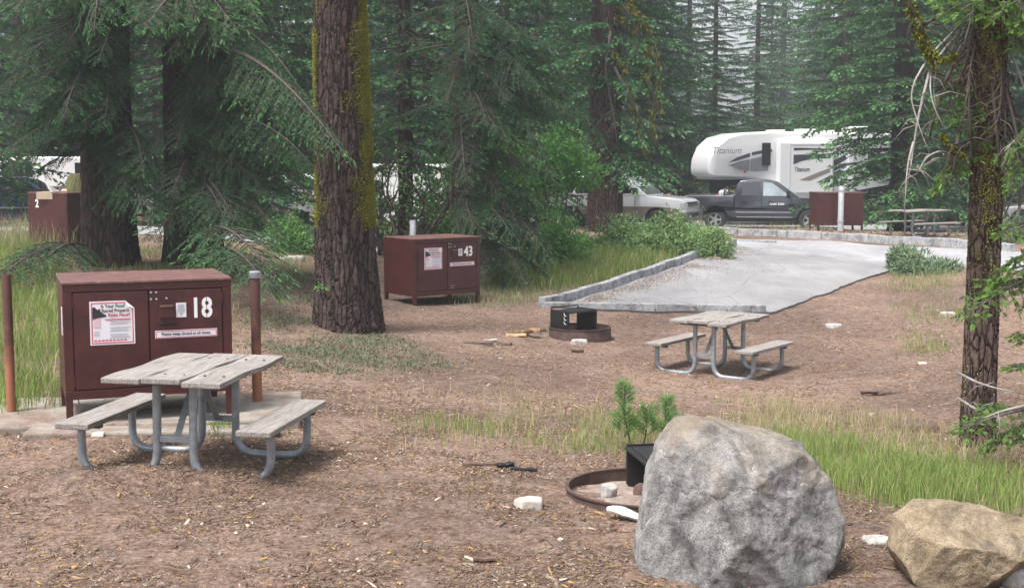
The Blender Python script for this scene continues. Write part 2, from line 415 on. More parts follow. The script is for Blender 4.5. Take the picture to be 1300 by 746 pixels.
class MB:
    """collects simple shapes into ONE mesh"""
    def __init__(s): s.v = []; s.f = []; s.m = []; s.mats = []; s.T = Matrix.Identity(4)
    def mat(s, m):
        if m not in s.mats: s.mats.append(m)
        return s.mats.index(m)
    def add(s, vs, fs, m):
        k = len(s.v); i = s.mat(m)
        s.v += [tuple(s.T@Vector(p)) for p in vs]
        for f in fs: s.f.append([k+j for j in f]); s.m.append(i)
    def box(s, x0, x1, y0, y1, z0, z1, m):
        s.add([(x0,y0,z0),(x1,y0,z0),(x1,y1,z0),(x0,y1,z0),(x0,y0,z1),(x1,y0,z1),(x1,y1,z1),(x0,y1,z1)],
              [(3,2,1,0),(4,5,6,7),(0,1,5,4),(1,2,6,5),(2,3,7,6),(3,0,4,7)], m)
    def prism(s, prof, a0, a1, m, axis='y', f=None):
        """profile polygon (u,w) extruded along an axis; f(u,w,side) may move points"""
        n = len(prof); vs = []
        for side, a in ((0, a0), (1, a1)):
            for (u, w) in prof:
                aa = f(u, w, a) if f else a
                vs.append({'y': (u, aa, w), 'x': (aa, u, w), 'z': (u, w, aa)}[axis])
        fs = [list(range(n)), list(range(2*n-1, n-1, -1))]
        for i in range(n): j = (i+1) % n; fs.append([i, n+i, n+j, j])
        s.add(vs, fs, m)
    def tube(s, pts, r, m, n=8, cap=True):
        pts = [Vector(p) for p in pts]
        if not isinstance(r, (list, tuple)): r = [r]*len(pts)
        vs = []; up = None
        for i, p in enumerate(pts):
            t = (pts[min(i+1, len(pts)-1)]-pts[max(i-1, 0)]).normalized()
            if up is None:
                up = Vector((0,0,1)) if abs(t.z) < .9 else Vector((1,0,0))
            a = t.cross(up).normalized(); b = a.cross(t).normalized(); up = b
            for k in range(n):
                w = 2*PI*k/n
                vs.append(p+(a*math.cos(w)+b*math.sin(w))*r[i])
        fs = []
        for i in range(len(pts)-1):
            for k in range(n):
                l = (k+1) % n
                fs.append([i*n+k, i*n+l, (i+1)*n+l, (i+1)*n+k])
        if cap: fs += [list(range(n))[::-1], [(len(pts)-1)*n+k for k in range(n)]]
        s.add(vs, fs, m)
    def cyl(s, p0, p1, r, m, n=16): s.tube([p0, p1], r, m, n)
    def lathe(s, prof, m, n=24, axis='z', c=(0,0,0), closed=False):
        vs = []
        for (r, h) in prof:
            for k in range(n):
                w = 2*PI*k/n; a, b = r*math.cos(w), r*math.sin(w)
                p = {'z': (a, b, h), 'y': (a, h, b), 'x': (h, a, b)}[axis]
                vs.append((p[0]+c[0], p[1]+c[1], p[2]+c[2]))
        fs = []; L = len(prof)
        for i in range(L if closed else L-1):
            j = (i+1) % L
            for k in range(n):
                l = (k+1) % n
                fs.append([i*n+k, i*n+l, j*n+l, j*n+k])
        s.add(vs, fs, m)
    def text(s, txt, size, m, T, ext=.001, off=0.0, align='CENTER', shear=0, xs=1.0):
        cu = bpy.data.curves.new('tmp', 'FONT'); cu.body = txt; cu.size = size
        cu.align_x = align; cu.align_y = 'CENTER'; cu.extrude = ext; cu.offset = off; cu.shear = shear
        cu.resolution_u = 3
        o = bpy.data.objects.new('tmp', cu); col.objects.link(o)
        bpy.context.view_layer.update()
        me = bpy.data.meshes.new_from_object(o)
        TT = T@Matrix.Diagonal((xs,1,1,1))
        s.add([TT@v.co for v in me.vertices], [list(p.vertices) for p in me.polygons], m)
        bpy.data.objects.remove(o); bpy.data.curves.remove(cu); bpy.data.meshes.remove(me)
    def build(s, name, parent=None, bevel=0, smooth=False, seg=2, loc=None, rot=None, angle=35):
        me = bpy.data.meshes.new(name)
        me.from_pydata(s.v, [], s.f)
        for m in s.mats: me.materials.append(m)
        me.polygons.foreach_set('material_index', s.m)
        if smooth: me.polygons.foreach_set('use_smooth', [True]*len(s.f))
        me.update()
        if smooth and smooth != 'all':
            try: me.set_sharp_from_angle(angle=rad(angle))
            except Exception: pass
        o = bpy.data.objects.new(name, me); col.objects.link(o)
        if parent is not None: o.parent = parent
        if loc is not None: o.location = loc
        if rot is not None: o.rotation_euler = rot
        if bevel:
            b = o.modifiers.new('bevel', 'BEVEL'); b.width = bevel; b.segments = seg; b.limit_method = 'ANGLE'; b.angle_limit = rad(30)
            b.harden_normals = False
        return o
def fillet(pts, r, n=5):
    """round the corners of a polyline"""
    pts = [Vector(p) for p in pts]; out = [pts[0]]
    for i in range(1, len(pts)-1):
        a, b, c = pts[i-1], pts[i], pts[i+1]
        d1, d2 = (a-b), (c-b); rr = min(r, d1.length*.49, d2.length*.49)
        p, q = b+d1.normalized()*rr, b+d2.normalized()*rr
        for k in range(n+1):
            t = k/n; out.append(p*(1-t)**2+b*2*t*(1-t)+q*t*t)
    out.append(pts[-1]); return out
HAZE, EXPO = .0013, 1.1
# ------------------------------------------------------------------ foliage
def unit(a): return a/np.maximum(np.linalg.norm(a, axis=-1, keepdims=True), 1e-9)
class Leaves:
    """many small diamond blades + thin twigs, kept as arrays"""
    def __init__(s): s.k = []; s.s = []
    def kites(s, P, D, Nn, L, W, T):
        P = np.asarray(P, float).reshape(-1,3); n = len(P)
        s.k.append((P, np.broadcast_to(D,(n,3)).astype(float), np.broadcast_to(Nn,(n,3)).astype(float),
                    np.broadcast_to(L,(n,)).astype(float), np.broadcast_to(W,(n,)).astype(float), np.broadcast_to(T,(n,)).astype(float)))
    def segs(s, A, B, ra, rb):
        A = np.asarray(A, float).reshape(-1,3); n = len(A)
        s.s.append((A, np.asarray(B, float).reshape(-1,3), np.broadcast_to(ra,(n,)).astype(float), np.broadcast_to(rb,(n,)).astype(float)))
    def flat(s):
        K = [np.concatenate([k[i] for k in s.k]) if s.k else np.zeros((0,3) if i < 3 else 0) for i in range(6)]
        S = [np.concatenate([k[i] for k in s.s]) if s.s else np.zeros((0,3) if i < 2 else 0) for i in range(4)]
        return K, S
    def put(s, src, R, o, sc=1.0, dt=0.0):
        K, S = src
        if len(K[0]): s.k.append((K[0]@R.T*sc+o, K[1]@R.T, K[2]@R.T, K[3]*sc, K[4]*sc**.3, np.clip(K[5]+dt, 0, 1)))
        if len(S[0]): s.s.append((S[0]@R.T*sc+o, S[1]@R.T*sc+o, S[2]*sc, S[3]*sc))
    def build(s, name, leafmat, twigmat, parent=None):
        K, S = s.flat(); n = len(K[0]); q = len(S[0])
        Vs = []; Q = []; T = []; mi = []
        base = 0
        if n:
            P, D, Nn, L, W, t = K
            D = unit(D); Sd = unit(np.cross(D, Nn))
            mid = P+D*(L*.45)[:,None]
            V = np.stack([P, mid+Sd*(W/2)[:,None], P+D*L[:,None], mid-Sd*(W/2)[:,None]], 1).reshape(-1,3)
            Vs.append(V); Q.append(np.arange(4*n).reshape(-1,4)); T.append(np.repeat(t,4)); mi.append(np.zeros(n)); base = 4*n
        if q:
            A, B, ra, rb = S
            d = unit(B-A); u = unit(np.cross(d, np.array([.31,.52,.79]))); v = np.cross(d, u)
            vs = []
            for C, r in ((A, ra), (B, rb)):
                for a in (0, 2.094, 4.189):
                    vs.append(C+(u*math.cos(a)+v*math.sin(a))*r[:,None])
            V = np.stack(vs, 1).reshape(-1,3)
            i = np.arange(q)[:,None]*6+base
            Q.append(np.concatenate([i+np.array([a, b, b+3, a+3]) for a, b in ((0,1),(1,2),(2,0))], 0))
            Vs.append(V); T.append(np.full(6*q, .3)); mi.append(np.ones(3*q))
        return mesh_np(name, np.concatenate(Vs), quads=np.concatenate(Q), mats=(leafmat, twigmat),
                       midx_q=np.concatenate(mi), tint=np.concatenate(T), parent=parent)

def spray(rs, L=3.0, sp2=.09, sp3=.05, l3=.11, w3=.022, wid=.32, droop=.25, hang=.3, bare=.15, needles=0, flatness=.25, brown=0, curve=.1, tipfresh=.6):
    """one conifer branch along +x; returns flattened arrays"""
    lv = Leaves()
    n = 14; t = np.linspace(0, 1, n+1)
    side = rs.uniform(-1, 1)*curve*L
    main = np.stack([t*L, side*t*t, (rs.uniform(.0,.12)*L)*t-droop*L*t**2.0], 1)
    r0 = .012+.008*L
    lv.segs(main[:-1], main[1:], r0*(1-t[:-1])+.003, r0*(1-t[1:])+.003)
    def mp(x):
        k = np.clip(x*n, 0, n-1e-6); i = k.astype(int); f = (k-i)[:,None]
        return main[i]*(1-f)+main[i+1]*f, unit(main[i+1]-main[i])
    m = max(4, int(L/sp2))
    x2 = bare+(1-bare)*(np.arange(m)+rs.uniform(0,.8,m))/m
    x2 = np.clip(x2, 0, .995)
    P2, T2 = mp(x2)
    sd = np.where(np.arange(m)%2 == 0, 1., -1.)
    ang = np.radians(62-25*x2+rs.uniform(-10,10,m))
    up = np.array([0,0,1.])
    lat = unit(np.cross(up, T2))*sd[:,None]
    D2 = unit(T2*np.cos(ang)[:,None]+lat*np.sin(ang)[:,None]+rs.normal(0,.10,(m,3)))
    l2 = L*wid*np.minimum(1, (x2-bare)*3.2+.25)*(1.02-x2)**.75*rs.uniform(.6,1.15,m)+.06
    # secondary twigs as 3 pieces bending down
    ns = 4
    pts = []
    for j in range(ns+1):
        s_ = j/ns
        pts.append(P2+D2*(l2*s_)[:,None]+np.array([0,0,-1.])*((hang*l2)*s_**1.8)[:,None])
    for j in range(ns):
        lv.segs(pts[j], pts[j+1], .006*(1-j/ns)+.0018, .006*(1-(j+1)/ns)+.0015)
    pts = np.stack(pts, 1)                       # m, ns+1, 3
    # tertiary
    cnt = np.maximum(2, (l2/sp3).astype(int))
    own = np.repeat(np.arange(m), cnt)
    idx = np.concatenate([np.arange(c) for c in cnt])
    s3 = (idx+rs.uniform(.1,.9,len(idx)))/cnt[own]
    s3 = .06+.94*s3
    k = np.clip(s3*ns, 0, ns-1e-6); i = k.astype(int); f = (k-i)[:,None]
    P3 = pts[own,i]*(1-f)+pts[own,i+1]*f
    Td = unit(pts[own,i+1]-pts[own,i])
    sd3 = np.where(idx%2 == 0, 1., -1.)
    lat3 = unit(np.cross(up, Td))*sd3[:,None]
    a3 = np.radians(rs.uniform(30,62,len(idx)))
    D3 = unit(Td*np.cos(a3)[:,None]+lat3*np.sin(a3)[:,None]+rs.normal(0,flatness,(len(idx),3))*np.array([.6,.6,1])+np.array([0,0,-.25*hang]))
    L3 = l3*rs.uniform(.55,1.25,len(idx))*(1.15-.5*s3)
    # twig tips
    Pt = pts[:,ns]; Dt = unit(pts[:,ns]-pts[:,ns-1])
    P3 = np.concatenate([P3, Pt, main[-1:]]); D3 = np.concatenate([D3, Dt, unit(main[-1:]-main[-2:-1])])
    L3 = np.concatenate([L3, np.full(m, l3*.9), [l3*1.2]])
    s3 = np.concatenate([s3, np.ones(m+1)]); xx = np.concatenate([x2[own], x2, [1.]])
    tint = .08+rs.uniform(0,.28,len(P3))+tipfresh*np.clip((s3-.78)/.22,0,1)*(.25+.6*xx)
    if brown: tint = np.where(rs.uniform(0,1,len(P3)) < brown, 0.0, tint)
    nn = unit(np.array([0,0,.35])+rs.normal(0,1.,(len(P3),3)))
    if needles:
        lv.segs(P3, P3+D3*L3[:,None], .0022, .001)
        for j in range(needles):
            q = (j+.5)/needles
            for sg in (-1, 1):
                side_ = unit(np.cross(D3, nn))*sg
                dd = unit(D3*.75+side_*.8+nn*rs.uniform(-.1,.5,len(P3))[:,None])
                lv.kites(P3+D3*(L3*q)[:,None], dd, nn, .030*rs.uniform(.8,1.1,len(P3)), .0085, np.clip(tint+rs.uniform(-.08,.08,len(P3)),0,1))
    else:
        lv.kites(P3, D3, nn, L3, w3*rs.uniform(.7,1.2,len(P3)), np.clip(tint,0,1))
    return lv.flat()

def rotm(az, pitch, roll=0):
    ca, sa = math.cos(az), math.sin(az); cp_, sp_ = math.cos(pitch), math.sin(pitch); cr, sr = math.cos(roll), math.sin(roll)
    Rz = np.array([[ca,-sa,0],[sa,ca,0],[0,0,1]]); Ry = np.array([[cp_,0,-sp_],[0,1,0],[sp_,0,cp_]]); Rx = np.array([[1,0,0],[0,cr,-sr],[0,sr,cr]])
    return Rz@Ry@Rx

def fir_crown(rs, protos, Lp, z0, z1, step, lenf, pitchf, azf=None, per=1, trunk_r=.3, H=30, dt=.0, whorl=0, thin=7):
    lv = Leaves(); z = z0; az = rs.uniform(0, 6.28)
    while z < z1:
        if whorl: az += rs.uniform(0, 2)
        for k in range(whorl or per):
            az += 2*PI/whorl+rs.uniform(-.3,.3) if whorl else 2.4+rs.uniform(-.4,.4)
            if azf and not azf(az % (2*PI), z, rs): continue
            L = lenf(z)*rs.uniform(.65,1.12)
            R = rotm(az, pitchf(z)+rs.uniform(-.12,.12), rs.uniform(-.15,.15))
            r = trunk_r*max(.1, 1-z/H)*.7
            lv.put(protos[rs.integers(len(protos))], R, np.array([math.cos(az)*r, math.sin(az)*r, z+rs.uniform(-.08,.08)]), L/Lp, rs.uniform(-.1,.1)+dt)
        z += step*(1+z*.02+max(0, z-thin)*.16)
    return lv

def trunk_mesh(name, mat, H, r0, r1, rs, parent=None, nseg=48, rows=90, amp=.05, flare=.35, lean=(0,0), bend=0, zmin=-.25, fine_to=6.0, fl_h=.35):
    zs = np.concatenate([np.linspace(zmin, fine_to, rows), np.linspace(fine_to+.6, H, 24)])
    th = np.linspace(0, 2*PI, nseg, endpoint=False)
    Z, T = np.meshgrid(zs, th, indexing='ij')
    R = r1+(r0-r1)*(1-np.clip(Z,0,H)/H)**.9
    R = R*(1+flare*np.exp(-np.clip(Z-zmin,0,None)/fl_h))
    ph = rs.uniform(0, 6.28, 12)
    n = np.zeros_like(R)
    for i, (ft, fz) in enumerate([(5,.5),(9,1.1),(14,2.3),(19,1.7),(23,3.9),(31,5.1)]):
        n += np.abs(np.sin(T*ft*.5+ph[i]+1.2*np.sin(Z*fz+ph[i+6])))/(1+i*.25)
    n = n/3.2-.5
    lob = .06*np.sin(T*3+ph[0])+.04*np.sin(T*5+ph[1])*np.exp(-np.clip(Z,0,None)/1.)
    R = R*(1+lob)+n*amp+rs.normal(0, amp*.10, R.shape)
    bx = lean[0]*Z+bend*np.sin(Z*.35); by = lean[1]*Z
    V = np.stack([R*np.cos(T)+bx, R*np.sin(T)+by, Z], -1).reshape(-1,3)
    nr = len(zs); q = []
    i = np.arange(nr-1)[:,None]*nseg; j = np.arange(nseg)[None]; l = (j+1)%nseg
    Q = np.stack([i+j, i+l, i+nseg+l, i+nseg+j], -1).reshape(-1,4)
    o = mesh_np(name, V, quads=Q, mats=(mat,), smooth=True, parent=parent)
    def surf(z, t):   # point + outward normal on the trunk
        r = (r1+(r0-r1)*(1-np.clip(z,0,H)/H)**.9)*(1+flare*np.exp(-np.clip(z-zmin,0,None)/fl_h))
        nn = np.stack([np.cos(t), np.sin(t), np.zeros_like(t)], -1)
        return np.stack([r*np.cos(t)+lean[0]*z+bend*np.sin(z*.35), r*np.sin(t)+lean[1]*z, z], -1), nn
    return o, surf

rs = np.random.default_rng(11)
# shared branch prototypes
P_NEAR = [spray(rs, 3.2, .062, .023, .10, .0185, .36, .22, .28, brown=.05, flatness=.15) for _ in range(5)]
P_HANG = [spray(rs, 2.6, .052, .020, .095, .0175, .38, .38, .38, brown=.05, curve=.15, flatness=.18) for _ in range(5)]
P_LONG = [spray(rs, 6.5, .08, .024, .10, .020, .17, .22, .75, curve=.06, bare=.25) for _ in range(2)]
P_MID = [spray(rs, 3.0, .11, .075, .18, .075, .36, .10, .25, brown=.03, tipfresh=.75) for _ in range(5)]
P_FAR = [spray(rs, 3.0, .16, .12, .28, .15, .36, .16, .35, brown=.05) for _ in range(5)]
P_DEAD = []
for _ in range(3):
    K, S = spray(rs, 2.4, .16, .16, .14, .02, .32, .35, .5)
    P_DEAD.append(([k[:0] for k in K], S))

def fir(px, D, label, group, mat, twig, bark, H, r0, kind='mid', z0=1.5, z1=None, step=.22, R0=3.2, name='fir_tree', per=1, base=None, rs=rs, azf=None, dt=0, pit=-.12, extra=None, dead=0, lean=(0,0), amp=.03, flare=.35, whorl=0):
    b = base or gat(px, D)
    root = empty(name, b, 0, label, 'tree', group)
    protos, Lp = {'near': (P_NEAR, 3.2), 'hang': (P_HANG, 2.6), 'mid': (P_MID, 3.0), 'far': (P_FAR, 3.0)}[kind]
    trunk_mesh('trunk', bark, H, r0, .03, rs, root, nseg=32 if kind in ('mid','far') else 56, rows=40 if kind in ('mid','far') else 110, amp=amp, lean=lean, flare=flare)
    z1 = z1 or H*.97
    lenf = lambda z: R0*(1-(z/H))**.8*(.85+.15*math.sin(z*1.7))+.25
    lv = fir_crown(rs, protos, Lp, z0, z1, step, lenf, lambda z: pit+.35*z/H, azf, per, r0, H, dt, whorl, 7 if kind in ('near','hang') else 15)
    if lean != (0,0):
        pass
    if dead:
        dd = fir_crown(rs, P_DEAD, 2.4, .9, z0+2.5, .22, lambda z: 1.7, lambda z: -.25, None, dead, r0, H)
        lv.k += dd.k; lv.s += dd.s
    if extra: extra(lv, b)
    lv.build('crown', mat, twig, root)
    return root

def branch_to(lv, base, p0, p1, proto, Lp, roll=0.0, dt=0.0, fat=1.0):
    """place a branch of a tree so that it runs from p0 to p1 (world)"""
    a = np.array(p0)-np.array(base); b = np.array(p1)-np.array(base)
    tip = proto[1][1][13]           # end of the main axis of the prototype
    L = np.linalg.norm(b-a); sc = L/np.linalg.norm(tip)
    def frame(x):
        x = x/np.linalg.norm(x); y = np.cross([0,0,1.], x); y /= max(np.linalg.norm(y), 1e-6); z = np.cross(x, y)
        return np.stack([x, y, z], 1)
    R = frame(b-a)@frame(tip).T
    if roll:
        x = (b-a)/L; c, s = math.cos(roll), math.sin(roll)
        Kx = np.array([[0,-x[2],x[1]],[x[2],0,-x[0]],[-x[1],x[0],0]])
        R = (np.eye(3)+s*Kx+(1-c)*Kx@Kx)@R
    lv.put(proto, R, a, sc, dt)

# ---- leafy shrubs / ground plants
def leafcloud(rs, n, rx, ry, rz, cz, size=.07, lumps=14, shell=.55, wr=.5, up=.3, twigs=True, tb=0.0):
    lv = Leaves()
    c = rs.normal(0, 1, (lumps,3)); c = unit(c)*rs.uniform(.25,.85,(lumps,1)); c[:,2] = np.abs(c[:,2])*.9
    rad_ = rs.uniform(.22,.45,lumps)
    o = rs.integers(lumps, size=n)
    d = unit(rs.normal(0,1,(n,3))); rr = rad_[o]*(shell+(1-shell)*rs.uniform(0,1,n)**.5)*rs.uniform(.8,1.15,n)
    p = c[o]+d*rr[:,None]
    keep = p[:,2] > 0; p, d, o2 = p[keep], d[keep], o[keep]
    P = p*np.array([rx,ry,rz])+np.array([0,0,cz])
    D = unit(d*.6+rs.normal(0,.6,d.shape)+np.array([0,0,up]))
    Nn = unit(d+rs.normal(0,.5,d.shape)+np.array([0,0,.6]))
    t = np.clip(tb+.15+rs.uniform(0,.5,len(P))+.35*np.clip(d[:,2],0,1)*rs.uniform(0,1,len(P)),0,1)
    lv.kites(P, D, Nn, size*rs.uniform(.6,1.3,len(P)), size*wr*rs.uniform(.7,1.2,len(P)), t)
    if twigs:
        for i in range(lumps):
            q = c[i]*np.array([rx,ry,rz])+np.array([0,0,cz])
            s0 = np.array([q[0]*.1, q[1]*.1, 0]); m_ = (s0+q)/2+rs.normal(0,.08,3)*rx
            lv.segs([s0, m_], [m_, q], [.018,.012], [.012,.005])
            for k in range(6):
                e = q+unit(rs.normal(0,1,(1,3)))[0]*np.array([rx,ry,rz])*rad_[i]*.9
                lv.segs([m_*.3+q*.7], [e], .006, .002)
    return lv
def shrub(name, px, D, n, r, label, cat, mat, size=.07, lumps=14, wr=.5, twig=None, sink=.05, cz=0, group=None, up=.3, shell=.55, tb=0.0, base=None):
    b = base or gat(px, D); b = Vector((b.x, b.y, b.z-sink))
    root = empty(name, b, 0, label, cat, group)
    lv = leafcloud(rs, n, r[0], r[1], r[2], cz, size, lumps, shell, wr, up, tb=tb)
    S = lv.s; lv.s = []
    lv.build('foliage', mat, twig or M['twig'], root)
    lv.k = []; lv.s = S
    lv.build('stems', twig or M['twig'], twig or M['twig'], root)
    return root

def blades(name, poly_px, n, h, w, mat, label, cat, dry=0.0, bend=.5, clump=.35, fall=0.0, dmask=None, tmean=.5, margin=.6, jit=.3, world=None):
    """grass growing on a patch of ground, spread evenly over its real area"""
    W = world or [ground(*p)[:2] for p in poly_px]
    poly = np.array(W); mn, mx = poly.min(0), poly.max(0)
    pts = np.zeros((0,2))
    while len(pts) < n:
        q = rs.uniform(mn, mx, (n*2, 2))
        inside = np.zeros(len(q), bool); j = len(poly)-1
        for i in range(len(poly)):
            a, b = poly[i], poly[j]
            c = ((a[1] > q[:,1]) != (b[1] > q[:,1])) & (q[:,0] < (b[0]-a[0])*(q[:,1]-a[1])/(b[1]-a[1]+1e-9)+a[0])
            inside ^= c; j = i
        q = q[inside]
        g = np.array([.5+.5*noise.noise(Vector((x*1.1, y*1.1, 3.3)))+.35*noise.noise(Vector((x*4.1, y*4.1, 1.3))) for x, y in q])
        q = q[rs.uniform(0,1,len(q)) < np.clip((g-clump)*3,0.02,1)]
        pts = np.concatenate([pts, q])
    pts = pts[:n]+rs.normal(0, margin*.3, (n,2))
    Z = hgt(pts[:,0], pts[:,1])
    B = np.column_stack([pts, Z-.01])
    az = rs.uniform(0, 2*PI, n); d = np.column_stack([np.cos(az), np.sin(az), np.zeros(n)])
    face = rs.uniform(0, 2*PI, n); s = np.column_stack([np.cos(face), np.sin(face), np.zeros(n)])
    hh = h*rs.uniform(.35,1.15,n); lean_ = bend*rs.uniform(.2,1,n)*hh
    ww = (w*rs.uniform(.6,1.2,n))[:,None]/2
    up = np.array([0,0,1.])
    m1 = B+up*(hh*.55)[:,None]+d*(lean_*.3)[:,None]
    tp = B+up*(hh*(1-.25*bend))[:,None]+d*lean_[:,None]
    V = np.stack([B-s*ww, B+s*ww, m1-s*ww*.8, m1+s*ww*.8, tp], 1).reshape(-1,3)
    i = np.arange(n)[:,None]*5
    Q = i+np.array([0,1,3,2]); T3 = i+np.array([2,3,4])
    tt = np.clip(rs.normal(tmean,.2,n),.06,1); tt = np.where(rs.uniform(0,1,n) < dry, 0.0, tt)
    o = mesh_np(name, V, quads=Q, tris=T3, mats=(mat,), tint=np.repeat(tt,5))
    return tag(o, label, cat, kind='stuff')
# ------------------------------------------------------------------ ground sheet, roads, kerbs
def axis(lo, hi, fine_lo, fine_hi, f, growth=1.18):
    a = list(np.arange(fine_lo, fine_hi+1e-6, f)); st = f
    while a[-1] < hi: st *= growth; a.append(a[-1]+st)
    st = f
    while a[0] > lo: st *= growth; a.insert(0, a[0]-st)
    return np.array(a)
gx = axis(-300, 300, -9, 14, .14, 1.12); gy = axis(-12, 420, 3.5, 44, .16, 1.12)
GX, GY = np.meshgrid(gx, gy, indexing='ij')
GZ = hgt(GX, GY)
rn = np.random.default_rng(3)
fine_mask = (GX > -10) & (GX < 15) & (GY > 3) & (GY < 30)
GZ = GZ+np.where(fine_mask, rn.normal(0,.006,GZ.shape), 0)
nx_, ny_ = GX.shape
i = np.arange(nx_-1)[:,None]*ny_; j = np.arange(ny_-1)[None]
Q = np.stack([i+j, i+ny_+j, i+ny_+j+1, i+j+1], -1).reshape(-1,4)
g = mesh_np('ground', np.stack([GX,GY,GZ],-1).reshape(-1,3), quads=Q, mats=(M['ground'],), smooth=True)
tag(g, kind='structure', label='brown forest floor of needles and bare dirt')

def sheet(name, quadgrid, mat, off, kind='structure', th=.10, label=None):
    """a draped slab: quadgrid is rows of (x,y) points"""
    A = np.array(quadgrid); r, c = A.shape[:2]
    Z = hgt(A[...,0], A[...,1])+off
    top = np.dstack([A, Z]).reshape(-1,3); bot = top-np.array([0,0,th])
    V = np.concatenate([top, bot]); n = r*c
    i = np.arange(r-1)[:,None]*c; j = np.arange(c-1)[None]
    q = np.stack([i+j, i+j+1, i+c+j+1, i+c+j], -1).reshape(-1,4)
    qs = [q]
    ring = [k for k in range(c)]+[k*c+c-1 for k in range(1,r)]+[(r-1)*c+k for k in range(c-2,-1,-1)]+[k*c for k in range(r-2,0,-1)]
    sq = [[ring[k], ring[(k+1)%len(ring)], ring[(k+1)%len(ring)]+n, ring[k]+n] for k in range(len(ring))]
    qs.append(np.array(sq))
    o = mesh_np(name, V, quads=np.concatenate(qs), mats=(mat,))
    return tag(o, kind=kind, label=label)
def lerp2(a, b, n): return [(a[0]+(b[0]-a[0])*k/n, a[1]+(b[1]-a[1])*k/n) for k in range(n+1)]
def resample(pts, n):
    P = np.array([tuple(p)[:2] for p in pts]); d = np.concatenate([[0], np.cumsum(np.linalg.norm(np.diff(P,axis=0),axis=1))])
    t = np.linspace(0, d[-1], n); return np.column_stack([np.interp(t, d, P[:,k]) for k in (0,1)])
Lft = [ground(*p) for p in [(700,391),(745,378),(800,360),(860,340),(905,324),(935,314.5)]]
Rgt = [ground(*p) for p in [(978,399),(1020,385),(1060,371),(1095,356),(1130,344),(1158,336)]]
n1 = 60
LL = resample(Lft, n1); RR = resample(Rgt, n1)
RR += np.column_stack([[(.05*noise.noise(Vector((k*.21,1.3,0))))+.05*noise.noise(Vector((k*.8,4.3,0))) for k in range(n1)], np.zeros(n1)])
grid = [[tuple(LL[k]*(1-u)+RR[k]*u) for u in np.linspace(0,1,40)] for k in range(n1)]
sheet('driveway', grid, M['asphalt'], .035, label='pale asphalt parking pad of the campsite')
# loop road crossing behind
ra = [ground(*p) for p in [(690,318),(920,315),(990,322),(1080,331),(1165,338),(1300,346)]]
rb = [ground(*p) for p in [(690,302),(915,304.5),(1050,306),(1215,316),(1300,322)]]
x0 = -4
LA = resample([(-14,33)]+[tuple(p)[:2] for p in ra]+[(28,30)], 160); LB = resample([(-14,38)]+[tuple(p)[:2] for p in rb]+[(28,36)], 160)
sheet('road', [[tuple(LA[k]*(1-u)+LB[k]*u) for u in np.linspace(0,1,16)] for k in range(160)], M['road'], .020, label='grey campground loop road')
# pale gravel strip the vehicles stand on
sheet('parking_strip', [[(x, y) for y in np.linspace(47.5,58.5,20)] for x in np.linspace(-4,34,50)], M['road'], .03, label='pale strip the camper and pickups stand on')

def kerb(pts, label, w=.16, h=.15, block=.62, off=0.0, jitter=.02, name='kerb', mat='kerb', sink=.12):
    P = resample(pts, 400); d = np.concatenate([[0], np.cumsum(np.linalg.norm(np.diff(P,axis=0),axis=1))])
    mb = MB(); s = 0.0; rr = random.Random(int(pts[0][0]*100)%97)
    while s < d[-1]-.2:
        L = block*rr.uniform(.85,1.2); e = min(s+L-.012, d[-1])
        a = np.array([np.interp(s,d,P[:,0]), np.interp(s,d,P[:,1])]); b = np.array([np.interp(e,d,P[:,0]), np.interp(e,d,P[:,1])])
        t = (b-a)/np.linalg.norm(b-a); nrm = np.array([-t[1], t[0]])
        j = rr.uniform(-jitter, jitter)*.5; hj = rr.uniform(-jitter, jitter)*.7
        vs = []
        for zz in (-sink, h):
            for q, sg in ((a,-1),(b,-1),(b,1),(a,1)):
                ww = w/2*(1 if zz < 0 else .92)
                p = q+nrm*(sg*ww+j)
                vs.append((p[0], p[1], gz(q[0], q[1])+off+zz+(hj if zz > 0 else 0)))
        mb.add(vs, [(3,2,1,0),(4,5,6,7),(0,1,5,4),(1,2,6,5),(2,3,7,6),(3,0,4,7)], M[mat])
        s += L
    o = mb.build(name, bevel=.012)
    return tag(o, label, kind='structure')
G2 = lambda px, py: tuple(ground(px, py))[:2]
kerb([G2(688,389),G2(745,376),G2(800,358),G2(860,338),G2(905,322),G2(932,312)], 'row of grey stone kerb blocks along the driveway left edge', h=.17)
kerb([G2(700,307),G2(820,306),G2(925,306.5),G2(985,309)], 'short low kerb along the near edge of the loop road', h=.08, block=.8)
kerb([G2(860,296),G2(930,298),G2(1010,302),G2(1090,306),G2(1160,310),G2(1216,314),G2(1290,322)], 'long row of stone kerb blocks on the far side of the road', h=.19, block=.85)
# front kerb: low timbers of painted concrete at the driveway foot
mbk = MB()
pa, pb = ground(688,389.5), ground(972,398)
pa = Vector((pa.x, pa.y, 0)); pb = Vector((pb.x+.02, pb.y, 0))
L = (pb-pa).length; ang = math.atan2(pb.y-pa.y, pb.x-pa.x)
cuts = [0, .515, .70, .83, 1.0]
for k in range(4):
    a = pa+(pb-pa)*cuts[k]; b = pa+(pb-pa)*(cuts[k+1]-.006)
    za, zb = -.17, -.175
    t = (b-a).normalized(); nrm = Vector((-t.y, t.x, 0))
    vs = []
    for z in (-.24, .0):
        for q, sg in ((a,-1),(b,-1),(b,1),(a,1)):
            p = q+nrm*sg*.085; vs.append((p.x, p.y, max(gz(pa.x,pa.y),gz(pb.x,pb.y))+.085+z))
    mbk.add(vs, [(3,2,1,0),(4,5,6,7),(0,1,5,4),(1,2,6,5),(2,3,7,6),(3,0,4,7)], M['kerb'])
tag(mbk.build('kerb', bevel=.012), 'straight front kerb of long pale concrete stops at the driveway foot', kind='structure')
mbf = MB()
a, b = ground(850,396), ground(968,400)
